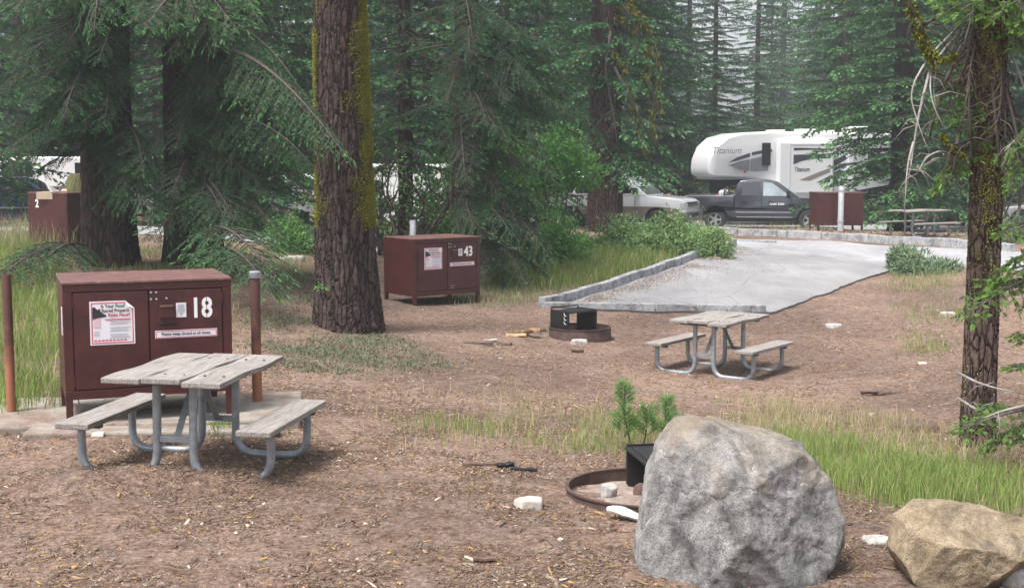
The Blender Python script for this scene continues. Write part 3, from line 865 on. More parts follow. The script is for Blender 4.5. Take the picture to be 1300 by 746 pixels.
mbf.box(a.x, b.x+.05, a.y+.02, a.y+.2, gz(a.x,a.y)-.3, gz(a.x,a.y)+.06, M['concrete'])
tag(mbf.build('footing', bevel=.02), 'low concrete footing showing under the front kerb', kind='structure')

# ------------------------------------------------------------------ bear lockers
LW, LD, LH = 1.376, .958, 1.15
FRONT = Matrix(((1,0,0,0),(0,0,-1,0),(0,1,0,0),(0,0,0,1)))   # text plane -> faces -y
def onface(x, y, z): return Matrix.Translation((x, y, z))@FRONT
def bear_head(mb, x, y, z, s, m):
    pr = [(0,0),(0,.95),(.1,1.05),(.22,1.0),(.30,.88),(.42,.80),(.52,.90),(.60,.85),(.60,.68),(.78,.52),(1.0,.40),(1.08,.30),(1.0,.22),(.75,.20),(.5,.16),(.25,.08)]
    mb.add([(x+u*s, y, z+w*s) for u, w in pr]+[(x+u*s, y+.0006, z+w*s) for u, w in pr], [list(range(len(pr)))], m)
def make_locker(loc, yaw, label, number=None, crisp=1.0, back=False, side_number=None, peel=True, group='bear lockers of the campsites', tilt=(0,0)):
    root = empty('bear_locker', loc, yaw, label, 'bear locker', group, rx=tilt[0], ry=tilt[1])
    w, d, h, b = LW/2, LD/2, LH, .17
    mb = MB(); lm = M['locker']
    mb.box(-w, w, -d+.03, d, b, h-.022, lm)                     # carcass
    mb.box(-w, w, -d, -d+.03, h-.085, h-.022, lm); mb.box(-w, w, -d, -d+.03, b, b+.075, lm)
    mb.box(-w, -w+.075, -d, -d+.03, b+.075, h-.085, lm); mb.box(w-.075, w, -d, -d+.03, b+.075, h-.085, lm)
    mb.build('body', root, bevel=.006)
    tp = MB(); tp.box(-w-.006, w+.006, -d-.012, d+.006, h-.022, h, M['locker_top']); tp.build('top', root, bevel=.005)
    for sx in (-1, 1):
        for sy in (-1, 1):
            l = MB(); x = sx*(w-.03); y = sy*(d-.03)
            l.box(x-.028, x+.028, y-.028, y+.028, -.12, b+.003, lm)
            l.build('leg', root, bevel=.004)
    if back:
        for x in (-w+.10, w-.10):
            pl = MB(); pl.box(x-.035, x+.035, d, d+.006, h-.16, h-.10, M['rust']); pl.build('bracket', root, bevel=.002)
    y = -d
    for sx in (-1, 1):
        x0, x1 = (-w+.083, -.006) if sx < 0 else (.006, w-.083)
        dm = MB(); dm.box(x0, x1, y-.004, y+.022, b+.083, h-.093, lm)
        door = dm.build('door', root, bevel=.004)
        hx = x0-.004 if sx < 0 else x1+.004
        for z in (b+.16, h-.17):
            hg = MB(); hg.cyl((hx, y-.004, z-.045), (hx, y-.004, z+.045), .007, lm, 8); hg.build('hinge', door)
        yy = y-.0065
        if sx < 0:
            if not back:
                p = MB(); px0, px1, pz0, pz1 = -.478, -.118, .62, .985
                p.box(px0, px1, yy, yy+.002, pz0, pz1, M['paper'])
                yr = yy-.0016; t = .008; mm = M['red']; i = .012
                p.box(px0+i, px1-i, yr, yr+.001, pz0+i, pz0+i+t, mm); p.box(px0+i, px1-i-.05, yr, yr+.001, pz1-i-t, pz1-i, mm)
                p.box(px0+i, px0+i+t, yr, yr+.001, pz0+i+t, pz1-i-t, mm); p.box(px1-i-t, px1-i, yr, yr+.001, pz0+i+t, pz1-i-t-.05, mm)
                yt = yy-.002
                p.text('Is Your Food', .040, M['black'], onface(px0+.185, yt, pz1-.042), .0006, .0006, xs=.90)
                p.text('Stored Properly', .040, M['black'], onface(px0+.205, yt, pz1-.080), .0006, .0006, xs=.86)
                p.text('Right Now?', .042, M['red'], onface(px0+.235, yt, pz1-.118), .0006, .0008, xs=.9)
                bear_head(p, px0+.022, yt, pz1-.155, .105, M['black'])
                for k, zz in enumerate(np.arange(pz0+.055, pz1-.15, .0145)):
                    if k in (3, 7, 11): continue
                    p.box(px0+.155+.01*(k%2), px1-.035-.012*((k*7)%3), yt, yt+.0006, zz, zz+.0055, M['greyprint'])
                for k, zz in enumerate((.70,.715,.73)): p.box(px0+.03, px0+.075, yt, yt+.0006, zz, zz+.005, M['greyprint'])
                p.box(px0+.028, px0+.085, yt, yt+.0006, .765, .845, M['pinkprint'])
                for k in range(9): p.box(px0+.03+k*.03, px0+.052+k*.03, yt, yt+.0006, pz0+.032, pz0+.043, M['red'])
                p.box(px0+.12, px1-.03, yt, yt+.0006, pz1-.158, pz1-.150, M['red'])
                p.build('poster', door)
                if peel:
                    c = MB()
                    c.add([(px1-.075, yt-.001, pz1+.001), (px1+.001, yt-.001, pz1-.065), (px1-.062, yt-.012, pz1-.045)], [(0,1,2)], M['white'])
                    c.add([(px1-.076, yy-.003, pz1+.002), (px1+.002, yy-.003, pz1+.002), (px1+.002, yy-.003, pz1-.066)], [(0,1,2)], lm)
                    c.build('curled_corner', door)
        elif not back:
            for (x, z, r_) in [(.018,1.045,.0085),(.062,1.045,.0085),(.018,.988,.0085),(.062,.988,.0085),(.145,.992,.0085)]+[(x, b+.15, .005) for x in (.07,.10,.13)]+[(x, b+.11, .005) for x in (.07,.11)]:
                bl = MB(); bl.cyl((x, yy+.002, z), (x, yy-.006, z), r_, M['bolt'], 10); bl.build('bolt', door)
            lt = MB(); lt.box(.082,.202,yy-.032,yy+.002,.83,.935,lm); lt.box(.088,.196,yy-.040,yy-.028,.918,.935,M['locker_top'])
            lt.box(.078,.232,yy-.010,yy+.002,.765,.782,M['locker_dark']); lt.build('latch', door, bevel=.003)
            st = MB(); st.box(.222,.306,yy-.001,yy+.003,.825,.948,M['paper'])
            st.add([(x_, yy-.0022, z_) for x_, z_ in [(.236,.935),(.292,.935),(.292,.885),(.300,.885),(.264,.836),(.228,.885),(.236,.885)]], [list(range(7))], M['greyprint'])
            st.build('sticker', door)
            sp = MB(); sp.box(.045,.560,yy,yy+.003,.652,.718,M['paper']); t = .005
            for (a,b_,c_,d_) in ((.050,.555,.657,.662),(.050,.555,.708,.713),(.050,.055,.662,.708),(.550,.555,.662,.708)):
                sp.box(a,b_,yy-.0016,yy,c_,d_,M['red'])
            sp.text('Please keep closed at all times.', .034, M['black'], onface(.3025, yy-.002, .686), .0006, .0005, xs=.98)
            sp.build('strip_label', door)
            if number:
                nb = MB(); nb.text(number, .235, M['white'], onface(.432, yy-.0015, .892), .001, .006, xs=.80)
                # stencil bridges
                nm = nb.build('number', door)
                if number == '18':
                    br = MB(); br.box(.474,.479,yy-.0032,yy-.0028+.001,.80,.99,lm)
                    br.build('stencil_gap', nm)
                if number == '18':
                    pass
    if number == '18':
        s_ = MB(); s_.box(-w-.004, -w+.002, -d+.10, -d+.20, .70, .93, M['paper']); s_.build('side_sticker', root)
    if side_number:
        s_ = MB(); T = Matrix.Translation((-w-.002, d-.22, .93))@Matrix.Rotation(-PI/2, 4, 'Z')@FRONT
        s_.text(side_number, .21, M['white'], T, .001, .006, xs=.8); s_.build('number', root)
        pf = MB(); pf.box(-w-.004, -w+.001, d-.42, d-.05, LH-.12, LH-.03, M['cardboard'])
    return root
L18 = Vector((-3.223, 11.625, .093)); L43 = Vector((-1.394, 23.276, -.269)); L3 = Vector((9.708, 40.18, .039))
make_locker(L18, .368, 'dark red bear locker stencilled 18 behind the near picnic table', '18')
make_locker(L43, .649, 'dark red bear locker numbered 43 right of the mossy trunk', '43', peel=False)
make_locker(L3, .051+PI, 'dark red bear locker seen from behind across the road', back=True)
L2 = gat(92, 26.3)
make_locker(Vector((L2.x+.02, L2.y, 2.282-.0707*26.3)), rad(66), 'dark red bear locker marked 2 left of the leftmost trunks', side_number='2', peel=False, back=True)
# things on the far left locker
l2z = 2.282-.0707*26.3+LH
gb = MB(); gb.prism([(-.18,0),(.20,0),(.24,.10),(.16,.26),(.12,.36),(-.02,.34),(-.10,.37),(-.20,.2)], -.13, .13, M['greenbag'], f=lambda u, w, a: a*(1-.35*w/.4))
for k in range(5): gb.tube([(-.16+k*.08,-.15,.03),(-.10+k*.06,-.145,.18),(.0+k*.03,-.10,.36)], .008, M['grass'], 5)
tag(gb.build('green_bag', bevel=.04, seg=3, loc=(L2.x+.12, L2.y-.05, l2z), rot=(0,0,.3)), 'green striped bag standing on the locker marked 2', 'bag')
cbx = MB(); cbx.box(-.17,.17,-.12,.12,0,.012,M['cardboard']); cbx.box(-.17,.17,-.13,-.12,-.13,.012,M['cardboard'])
tag(cbx.build('cardboard_flap', loc=(L2.x-.28, L2.y-.52, l2z+.001), rot=(0,0,-.2)), 'tan cardboard sheet hanging over the locker edge', 'cardboard')

def pipe_post(px, py, h, r, label, cap=False, mat='post', D=None, name='metal_post', z=None):
    b = ground(px, py) if D is None else gat(px, D)
    if z is not None: b.z = z
    root = empty(name, b, 0, label, 'post')
    mb = MB(); mb.lathe([(r*.7,-.1),(r,-.1),(r,h-.01),(r*.93,h),(r*.7,h),(r*.7,h-.05)], M[mat], 16); mb.build('pipe', root, smooth=True)
    if cap:
        c = MB(); c.lathe([(r*1.15,h-.05),(r*1.18,h-.045),(r*1.18,h+.005),(r*.9,h+.014),(.001,h+.016)], M['galv'], 16); c.build('cap', root, smooth=True)
    return root
pipe_post(15, 530, 1.25, .040, 'rusty steel pipe post left of locker 18')
pipe_post(327, 522, 1.26, .045, 'rusty pipe post with pale cap right of locker 18', True)
pipe_post(524, 378, 1.33, .055, 'grey pipe top standing behind locker 43', False, 'galv_light', D=24.3)
pr = pipe_post(1067, 294, 1.32, .085, 'pale grey pipe post in front of the locker across the road', False, 'galv_light', D=39.3)
for z in (.28, 1.18):
    cl = MB(); cl.lathe([(.087,z),(.10,z),(.10,z+.04),(.087,z+.04)], M['galv_light'], 14, closed=True); cl.build('clamp', pr)
# concrete slab under locker 18
sl = MB(); sl.box(-2.3,1.35,-.62,.75,-.2,.0,M['concrete'])
o = sl.build('slab', bevel=.02, loc=(L18.x, L18.y, L18.z-.035), rot=(0,0,.14))
tag(o, kind='structure', label='old concrete slab under locker 18')
sl = MB(); sl.box(-.9,1.15,-.14,.14,-.25,.0,M['concrete'])
tag(sl.build('slab', bevel=.02, loc=(L18.x+.15, L18.y-.80, L18.z-.04), rot=(0,0,.05)), kind='structure', label='worn concrete step at the slab front')

# ------------------------------------------------------------------ picnic tables
def make_table(loc, yaw, label, tilt=(0,0), a=.415, b=.63, sink=.0):
    root = empty('picnic_table', loc, yaw, label, 'picnic table', 'picnic tables of wood planks on bent pipe frames', rx=tilt[0], ry=tilt[1])
    rr = random.Random(5)
    c, e, b2, hb, g_, fy, bl = .654, .125, b-.01, .42, .134, .42, .70
    top = MB(); pw = 2*a/3
    for k in range(3):
        x0 = -a+k*pw; dz = rr.uniform(-.004,.004); o1, o2 = rr.uniform(-.012,.012), rr.uniform(-.015,.015)
        n = 8; vs = []
        for i in range(n+1):
            y = -b+o1+(2*b+o2-o1)*i/n; sag = .006*math.sin(i*1.3+k*2)
            for (xx, zz) in ((x0+.004,.71),(x0+pw-.004,.71),(x0+pw-.004,.75),(x0+.004,.75)):
                vs.append((xx+.002*math.sin(i*2.1+k), y, zz+dz+sag))
        fs = [(0,1,2,3),(n*4+3,n*4+2,n*4+1,n*4)]
        for i in range(n):
            for q in range(4):
                r_ = (q+1)%4; fs.append((i*4+q,(i+1)*4+q,(i+1)*4+r_,i*4+r_))
        top.add(vs, fs, M['wood'])
    top.build('tabletop', root, bevel=.007)
    for y in (-fy, fy):
        sup = MB(); sup.box(-a+.06, a-.06, y-.03, y+.03, .672, .706, M['steel_dark']); sup.build('top_support', root, bevel=.004)
    for y in (-fy, fy):
        for k in range(3):
            for dx in (-.07,.07):
                bo_ = MB(); bo_.lathe([(.001,.757),(.008,.755),(.010,.748)], M['steel_dark'], 8, c=(-a+pw*(k+.5)+dx, y, 0)); bo_.build('bolt', root)
    for sx in (-1, 1):
        s = MB(); s.box(sx*c-e, sx*c+e, -b2+rr.uniform(-.01,.01), b2, hb-.042, hb, M['wood']); bo = s.build('bench_seat', root, bevel=.008)
        for y in (-fy, fy):
            u = MB(); u.box(sx*c-e+.02, sx*c+e-.02, y-.03, y+.03, hb-.072, hb-.044, M['steel_dark']); u.build('seat_support', bo, bevel=.004)
        for y in (-fy, fy):
            f = MB(); r = .030
            x1, x2 = sx*bl, sx*g_
            f.tube(fillet([(x1,y,hb-.07),(x1,y,r),(x2,y,r),(x2,y,.675)], .17, 7), r, M['galv'], 12)
            f.build('pipe_leg', root, smooth=True)
    for y in (-fy, fy):
        f = MB(); f.box(-g_, g_, y-.014, y+.014, .27, .315, M['galv']); f.build('crossbar', root, bevel=.004)
    for sy in (-1, 1):
        f = MB(); p0 = Vector((0, sy*(fy-.02), .285)); p1 = Vector((0, sy*.03, .70))
        d = (p1-p0).normalized(); nn = Vector((0, -d.z, d.y))
        vs = []
        for q in (p0, p1):
            for (sx_, sn) in ((-1,-1),(1,-1),(1,1),(-1,1)): vs.append(q+Vector((sx_*.024,0,0))+nn*sn*.004)
        f.add(vs, [(0,3,2,1),(4,5,6,7),(0,1,5,4),(1,2,6,5),(2,3,7,6),(3,0,4,7)], M['galv']); f.build('brace', root)
    return root
make_table(Vector((-2.311, 9.678, -.002)), -.150, 'weathered picnic table in front of the locker stencilled 18', a=.435, b=.68, tilt=(-.015,.012))
make_table(Vector((2.739, 17.515, -.585)), -.632, 'weathered picnic table standing below the driveway')
T3 = gat(1172, 37.5); make_table(Vector((T3.x-.1, T3.y, 2.282-.0606*37.5)), -1.05, 'small far picnic table beyond the road left of the near trunk', b=.8)

# ------------------------------------------------------------------ fire rings
def make_ring(loc, yaw, label, R=.40, h=.24, ph=.50, tilt=(0,0), grate_side=0):
    root = empty('fire_ring', loc, yaw, label, 'fire ring', 'steel fire rings', rx=tilt[0], ry=tilt[1])
    mb = MB(); mb.lathe([(R-.008,-.06),(R-.008,h),(R,h),(R+.004,h-.006),(R+.004,-.06)], M['rust'], 56)
    mb.lathe([(R+.004,h-.012),(R+.013,h-.006),(R+.013,h+.004),(R-.012,h+.004),(R-.012,h-.006)], M['rust'], 56, closed=True)
    mb.build('ring', root, smooth=True)
    # the two slotted side plates rising out of the ring and the cooking grate between them
    for sx in (-1, 1):
        p = MB(); x = sx*.27
        p.prism([(-.05,.02),(.36,.02),(.36,ph),(-.05,ph),(-.05,h+.01)], x-.005, x+.005, M['soot'], axis='x')
        p.box(x-.028 if sx < 0 else x-.005, x+.005 if sx < 0 else x+.028, -.056, -.046, .06, ph, M['soot'])
        pl = p.build('side_plate', root, bevel=.002)
        for k in range(3):
            z = ph-.20+k*.062; h_ = MB()
            for (dx) in (0,):
                h_.tube(fillet([(x+sx*.008,.00,z),(x+sx*.008,.045,z+.012),(x+sx*.008,.045,z+.05)],.02,3), .007, M['galv_light'], 6)
            h_.build('slot', pl)
    g_ = MB(); z = ph-.025
    g_.tube([(-.26,-.07,z),(.26,-.07,z),(.26,.35,z),(-.26,.35,z),(-.26,-.07,z)], .009, M['soot'], 6)
    for k in range(15):
        x = -.24+k*.034; g_.tube([(x,-.07,z),(x,.35,z)], .006, M['soot'], 5)
    g_.box(-.26,.26,-.03,.33,z+.007,z+.011,M['soot'])
    g_.build('grate', root)
    hd = MB(); hd.tube(fillet([(-.27,.33,ph-.04),(-.27,.33,ph+.03),(.27,.33,ph+.03),(.27,.33,ph-.04)],.03,3), .010, M['soot'], 6); hd.build('handle', root)
    ash = MB(); n = 28; vs = [(0,0,.05)]
    rr = random.Random(4)
    for rg in (.33,.66,.97):
        for k in range(n):
            w = 2*PI*k/n; vs.append((R*rg*math.cos(w), R*rg*math.sin(w), .05+rr.uniform(-.02,.025)-.02*rg))
    fs = [(0,1+k,1+(k+1)%n) for k in range(n)]
    for q in range(2):
        for k in range(n): l = (k+1)%n; fs.append((1+q*n+k,1+(q+1)*n+k,1+(q+1)*n+l,1+q*n+l))
    ash.add(vs, fs, M['ash']); ash.build('ash_bed', root, smooth=True)
    return root
r2 = ground(740, 430); make_ring(Vector((r2.x-.04, r2.y+.10, r2.z-.02)), rad(40), 'rusty fire ring with raised sooty grate near the driveway kerb', R=.46, h=.19, ph=.44)
r1 = ground(800, 634); ring1 = Vector((r1.x+.10, r1.y, r1.z-.02)); make_ring(ring1, rad(-80), 'rusty fire ring half hidden by the big grey boulder', R=.54, h=.11, ph=.35)

# ------------------------------------------------------------------ rocks
def ico(sub):
    import bmesh
    bm = bmesh.new(); bmesh.ops.create_icosphere(bm, subdivisions=sub, radius=1)
    V = np.array([v.co[:] for v in bm.verts]); F = np.array([[v.index for v in f.verts] for f in bm.faces]); bm.free()
    return V, F
_ico = {}
def rock_mesh(name, planes, p, sub, amp, mat, loc, seed, fr=2.2, rot=0):
    if sub not in _ico: _ico[sub] = ico(sub)
    V, F = _ico[sub]; D = V
    n = np.array([q[0] for q in planes], float); n = unit(n); h = np.array([q[1] for q in planes], float)
    dots = np.maximum(D@n.T, 1e-4)/h[None]
    r = (dots**p).sum(1)**(-1/p)
    Pt = D*r[:,None]
    off = Vector((seed*7.1, seed*3.3, seed*1.7))
    dis = np.array([(noise.fractal(Vector(q)*fr+off, .9, 2.1, 6) + .6*noise.ridged_multi_fractal(Vector(q)*fr*1.7+off, .9, 2.1, 4, 1.0, 2.0)-.6) for q in Pt])
    Pt = Pt+D*(dis*amp)[:,None]
    o = mesh_np(name, Pt, tris=F, mats=(mat,), smooth=True, loc=loc)
    if rot: o.rotation_euler = (0,0,rot)
    return o
def sil_planes(poly, c, s):
    """planes whose outline, seen from the front, is the polygon"""
    out = []; n = len(poly)
    for i in range(n):
        a = np.array([(poly[i][0]-c[0])/s, -(poly[i][1]-c[1])/s]); b = np.array([(poly[(i+1)%n][0]-c[0])/s, -(poly[(i+1)%n][1]-c[1])/s])
        t = b-a; nn = np.array([-t[1], t[0]]); nn /= np.linalg.norm(nn)
        h = nn@a
        if h < 0: nn, h = -nn, -h
        out.append(((nn[0], 0, nn[1]), h))
    return out
D1 = 7.55; c1 = (940, 645); s1 = F_PX/D1
pl = sil_planes([(803,840),(811,710),(820,625),(833,570),(856,535),(905,531),(965,549),(1022,570),(1050,606),(1068,670),(1082,840)], c1, s1)
pl += [((-.60,-.78,.16),.415),((.52,-.83,.18),.395),((.10,-.62,.78),.44),((-.45,-.55,.70),.50),((.62,-.50,.60),.52),((0,1,.1),.45),((-.5,.8,.3),.45),((.6,.8,.2),.45),((0,.5,.85),.5)]
rr = random.Random(21)
for k in range(16):
    v_ = Vector((rr.uniform(-1,1), rr.uniform(-1,.1), rr.uniform(-.25,.8))).normalized(); pl.append((tuple(v_), rr.uniform(.465,.53)+.10*abs(v_.x)))
b1 = at(c1[0], c1[1], D1)
o = rock_mesh('boulder', pl, 150, 7, .022, M['boulder'], b1, 1, 3.6)
tag(o, 'big grey granite boulder standing upright in the foreground', 'boulder')
D2 = 7.35; c2 = (1228, 705); s2 = F_PX/D2
pl = sil_planes([(1139,704),(1147,664),(1168,650),(1232,652),(1340,672),(1345,712),(1240,748),(1160,744)], c2, s2)
pl += [((-.10,-.985,-.12),.215),((.42,-.60,-.68),.205),((.05,-.30,.95),.165),((-.5,-.8,.2),.30),((0,1,.2),.35),((.5,.8,.1),.38),((-.5,.8,.1),.38),((.2,-.75,.62),.25)]
o = rock_mesh('boulder', pl, 200, 7, .014, M['boulder2'], at(c2[0], c2[1], D2), 2, 4.0)
tag(o, 'low tan wedge-shaped rock at the right corner', 'boulder')
def smallrock(px, py, rx, ry, rz, mat, label, seed, name='rock', sub=4, lift=.3, cat='rock', group=None, rot=0, z=None):
    b = ground(px, py); rr = random.Random(seed)
    pl = [((1,0,0),rx),((-1,0,0),rx),((0,1,0),ry),((0,-1,0),ry),((0,0,1),rz),((0,0,-1),rz)]
    for k in range(7):
        n_ = Vector((rr.uniform(-1,1), rr.uniform(-1,1), rr.uniform(-.3,1))).normalized()
        pl.append((tuple(n_), (abs(n_.x)*rx+abs(n_.y)*ry+abs(n_.z)*rz)*rr.uniform(.62,.8)))
    o = rock_mesh(name, pl, 16, sub, min(rx,rz)*.10, M[mat], (b.x, b.y, (b.z if z is None else z)+rz*lift), seed, 2.0/max(rx,.08), rot)
    return tag(o, label, cat, group)
smallrock(670, 643, .095, .07, .045, 'whitestone', 'flat white stone left of the near fire ring', 11)
smallrock(1112, 688, .09, .09, .02, 'greystone', 'flat grey stone between the big boulder and tan rock', 12)
smallrock(1288, 738, .12, .12, .07, 'greystone', 'dark grey rock tucked under the tan wedge rock', 13, z=-.02)
smallrock(1202, 400, .12, .07, .04, 'whitestone', 'white stone on the slope left of the near trunk', 14)
smallrock(1060, 415, .14, .10, .04, 'greystone', 'grey stone just right of the driveway front corner', 15)
smallrock(734, 436, .13, .09, .045, 'greystone', 'grey stone lying against the far fire ring', 16)
smallrock(1130, 498, .22, .10, .03, 'logbark', 'dark half-buried rock on the slope left of the near trunk', 17)
smallrock(370, 330, .28, .16, .07, 'whitestone', 'pale rock in the grass beyond the near lockers', 18)
smallrock(1158, 547, .22, .14, .06, 'logbark', 'dark bark chunk at the grass edge left of the near trunk', 19)
smallrock(1170, 462, .06, .05, .02, 'whitestone', 'small pale stone above the dark half-buried rock', 20)
smallrock(125, 555, .05, .04, .03, 'whitestone', 'small pale stone at the slab edge left of the near table', 21)
smallrock(905, 330, .2, .1, .05, 'dirtmound', 'low clod of dirt beside the driveway kerb', 22)
# stones and mound inside the near ring
def ringstone(dx, dy, r, mat, label, seed):
    rr = random.Random(seed)
    pl = [((1,0,0),r),((-1,0,0),r*.9),((0,1,0),r*.7),((0,-1,0),r*.7),((0,0,1),r*.75),((0,0,-1),r*.7)]
    for k in range(6):
        n_ = Vector((rr.uniform(-1,1), rr.uniform(-1,1), rr.uniform(-.3,1))).normalized(); pl.append((tuple(n_), r*.72))
    tag(rock_mesh('rock', pl, 14, 4, r*.08, M[mat], (ring1.x+dx, ring1.y+dy, ring1.z+.06+r*.3), seed, 9), label, 'rock')
ringstone(-.25, -.02, .065, 'greystone', 'grey cobble inside the near fire ring, leftmost', 31)
ringstone(-.02, .02, .065, 'logbark', 'brown charred lump inside the near fire ring, beside the plate', 32)
ringstone(.13, .02, .12, 'dirtmound', 'heap of dirt inside the near fire ring', 33)
# white printed sheet by the ring
ps = ground(800, 660)
pm = MB(); n = 10
vs = []; 
for i in range(n+1):
    for j in range(5):
        u = i/n; x = -.17+.36*u; y = -.08+.04*j; z = .035+.03*math.sin(u*7)*(.5+.1*j)+.07*max(0,.25-u)*4*.5+.02*math.cos(j*1.7)
        if u < .25: y *= .3+2.4*u
        vs.append((x, y, z))
fs = [(i*5+j,(i+1)*5+j,(i+1)*5+j+1,i*5+j+1) for i in range(n) for j in range(4)]
pm.add(vs, fs, M['white'])
o = pm.build('crumpled_sheet', smooth=True, loc=(ps.x+.02, ps.y, ps.z-.01), rot=(0,0,-.12))
s_ = o.modifiers.new('solid','SOLIDIFY'); s_.thickness = .004
tag(o, 'crumpled white sheet lying against the near fire ring', 'sheet')
# firewood by ring 2
def wood(px, py, L, w, h, rz, label, mat='firewood', rx=0.0, ry=0.0, lift=.02, name='firewood', cat='firewood', group=None):
    b = ground(px, py); mb = MB(); rr = random.Random(int(px*10+py))
    n = 7; prof = [(math.cos(2*PI*k/n)*w/2*rr.uniform(.8,1.1), math.sin(2*PI*k/n)*h/2*rr.uniform(.8,1.1)) for k in range(n)]
    vs = []; m_ = 6
    for i in range(m_+1):
        for (y, z) in prof: vs.append((-L/2+L*i/m_, y*(1+.1*math.sin(i*2+y*50)), z+.08*h*math.sin(i*1.7)))
    fs = [list(range(n))[::-1], [m_*n+k for k in range(n)]]
    for i in range(m_):
        for k in range(n): l = (k+1)%n; fs.append((i*n+k,i*n+l,(i+1)*n+l,(i+1)*n+k))
    mb.add(vs, fs, M[mat])
    return tag(mb.build(name, loc=(b.x, b.y, b.z+lift), rot=(rx, ry, rz)), label, cat, group)
wood(671, 427, .42, .17, .06, -1.0, 'split orange firewood slab leaning left of the far fire ring', ry=-.25, lift=.07)
wood(655, 427, .30, .10, .05, .15, 'split firewood piece under the leaning slab', lift=.02)
wood(607, 437, .42, .09, .05, .05, 'dark strip of bark left of the firewood', 'logbark', name='bark_strip', cat='bark')
wood(622, 434, .2, .08, .04, .3, 'grey flake of bark beside the longer bark strip', 'greystone', name='bark_strip', cat='bark')
wood(640, 438, .22, .09, .05, -.4, 'short dark bark piece nearest the firewood', 'logbark', name='bark_strip', cat='bark')
wood(733, 447, .17, .07, .05, .2, 'small dark bark piece below the far fire ring', 'logbark', name='bark_strip', cat='bark')
wood(683, 421, .25, .06, .04, .1, 'thin dark stick touching the far fire ring', 'logbark', name='bark_strip', cat='bark')
wood(642, 594, .13, .05, .05, .5, 'charred stub on the bare dirt above the white stone', 'soot', name='bark_strip', cat='bark')
wood(665, 600, .2, .035, .03, -.2, 'thin charred stick right of the stub', 'soot', name='bark_strip', cat='bark')
wood(612, 593, .3, .03, .02, .08, 'grey stick left of the charred stub', 'logbark', name='bark_strip', cat='bark')
wood(615, 717, .13, .05, .03, .1, 'brown bark chunk at the bottom centre', 'logbark', name='bark_strip', cat='bark')
wood(1073, 669, .09, .03, .02, .0, 'reddish bark sliver beside the big boulder', 'logbark', name='bark_strip', cat='bark')
wood(1120, 500, .5, .06, .05, .1, 'dead branch lying on the slope left of the near trunk', 'logbark', name='dead_branch', cat='branch')
# ------------------------------------------------------------------ vehicles
def arch(cx, cz, r, zb, n=9):
    a0 = math.asin(max(-1, min(1, (zb-cz)/r)))
    return [(cx-math.cos(a0+(PI-2*a0)*k/n)*r, cz+math.sin(a0+(PI-2*a0)*k/n)*r) for k in range(n+1)]
def wheel(root, x, y, r, w=.24, spokes=5, sgn=-1):
    wr = empty('wheel', (x, y, r)); wr.parent = root
    t = MB(); t.lathe([(r*.62,-w/2),(r*.9,-w/2),(r*.985,-w*.38),(r,-w*.2),(r,w*.2),(r*.985,w*.38),(r*.9,w/2),(r*.62,w/2)], M['tyre'], 28, axis='y', closed=True)
    t.build('tyre', wr, smooth=True)
    m = MB(); yy = sgn*w*.40
    m.lathe([(r*.64,-w*.45),(r*.64,w*.45),(r*.58,w*.45),(r*.56,-w*.45)], M['chrome'], 28, axis='y', closed=True)
    for k in range(spokes):
        a = 2*PI*k/spokes; ca, sa = math.cos(a), math.sin(a); hw = r*.10
        vs = []
        for (rr_, hh) in ((r*.08,hw*1.2),(r*.60,hw)):
            for (s1_, dy) in ((-1,0),(1,0),(1,.03),(-1,.03)):
                vs.append((ca*rr_-sa*s1_*hh, yy+dy, sa*rr_+ca*s1_*hh))
        m.add(vs, [(0,1,2,3),(7,6,5,4),(0,4,5,1),(1,5,6,2),(2,6,7,3),(3,7,4,0)], M['chrome'])
    m.lathe([(.001,yy-.02),(r*.16,yy-.015),(r*.18,yy+.02),(.001,yy+.02)], M['chrome'], 14, axis='y')
    m.lathe([(.001,0),(r*.57,0)], M['plastic'], 24, axis='y')
    m.build('rim', wr)
    return wr
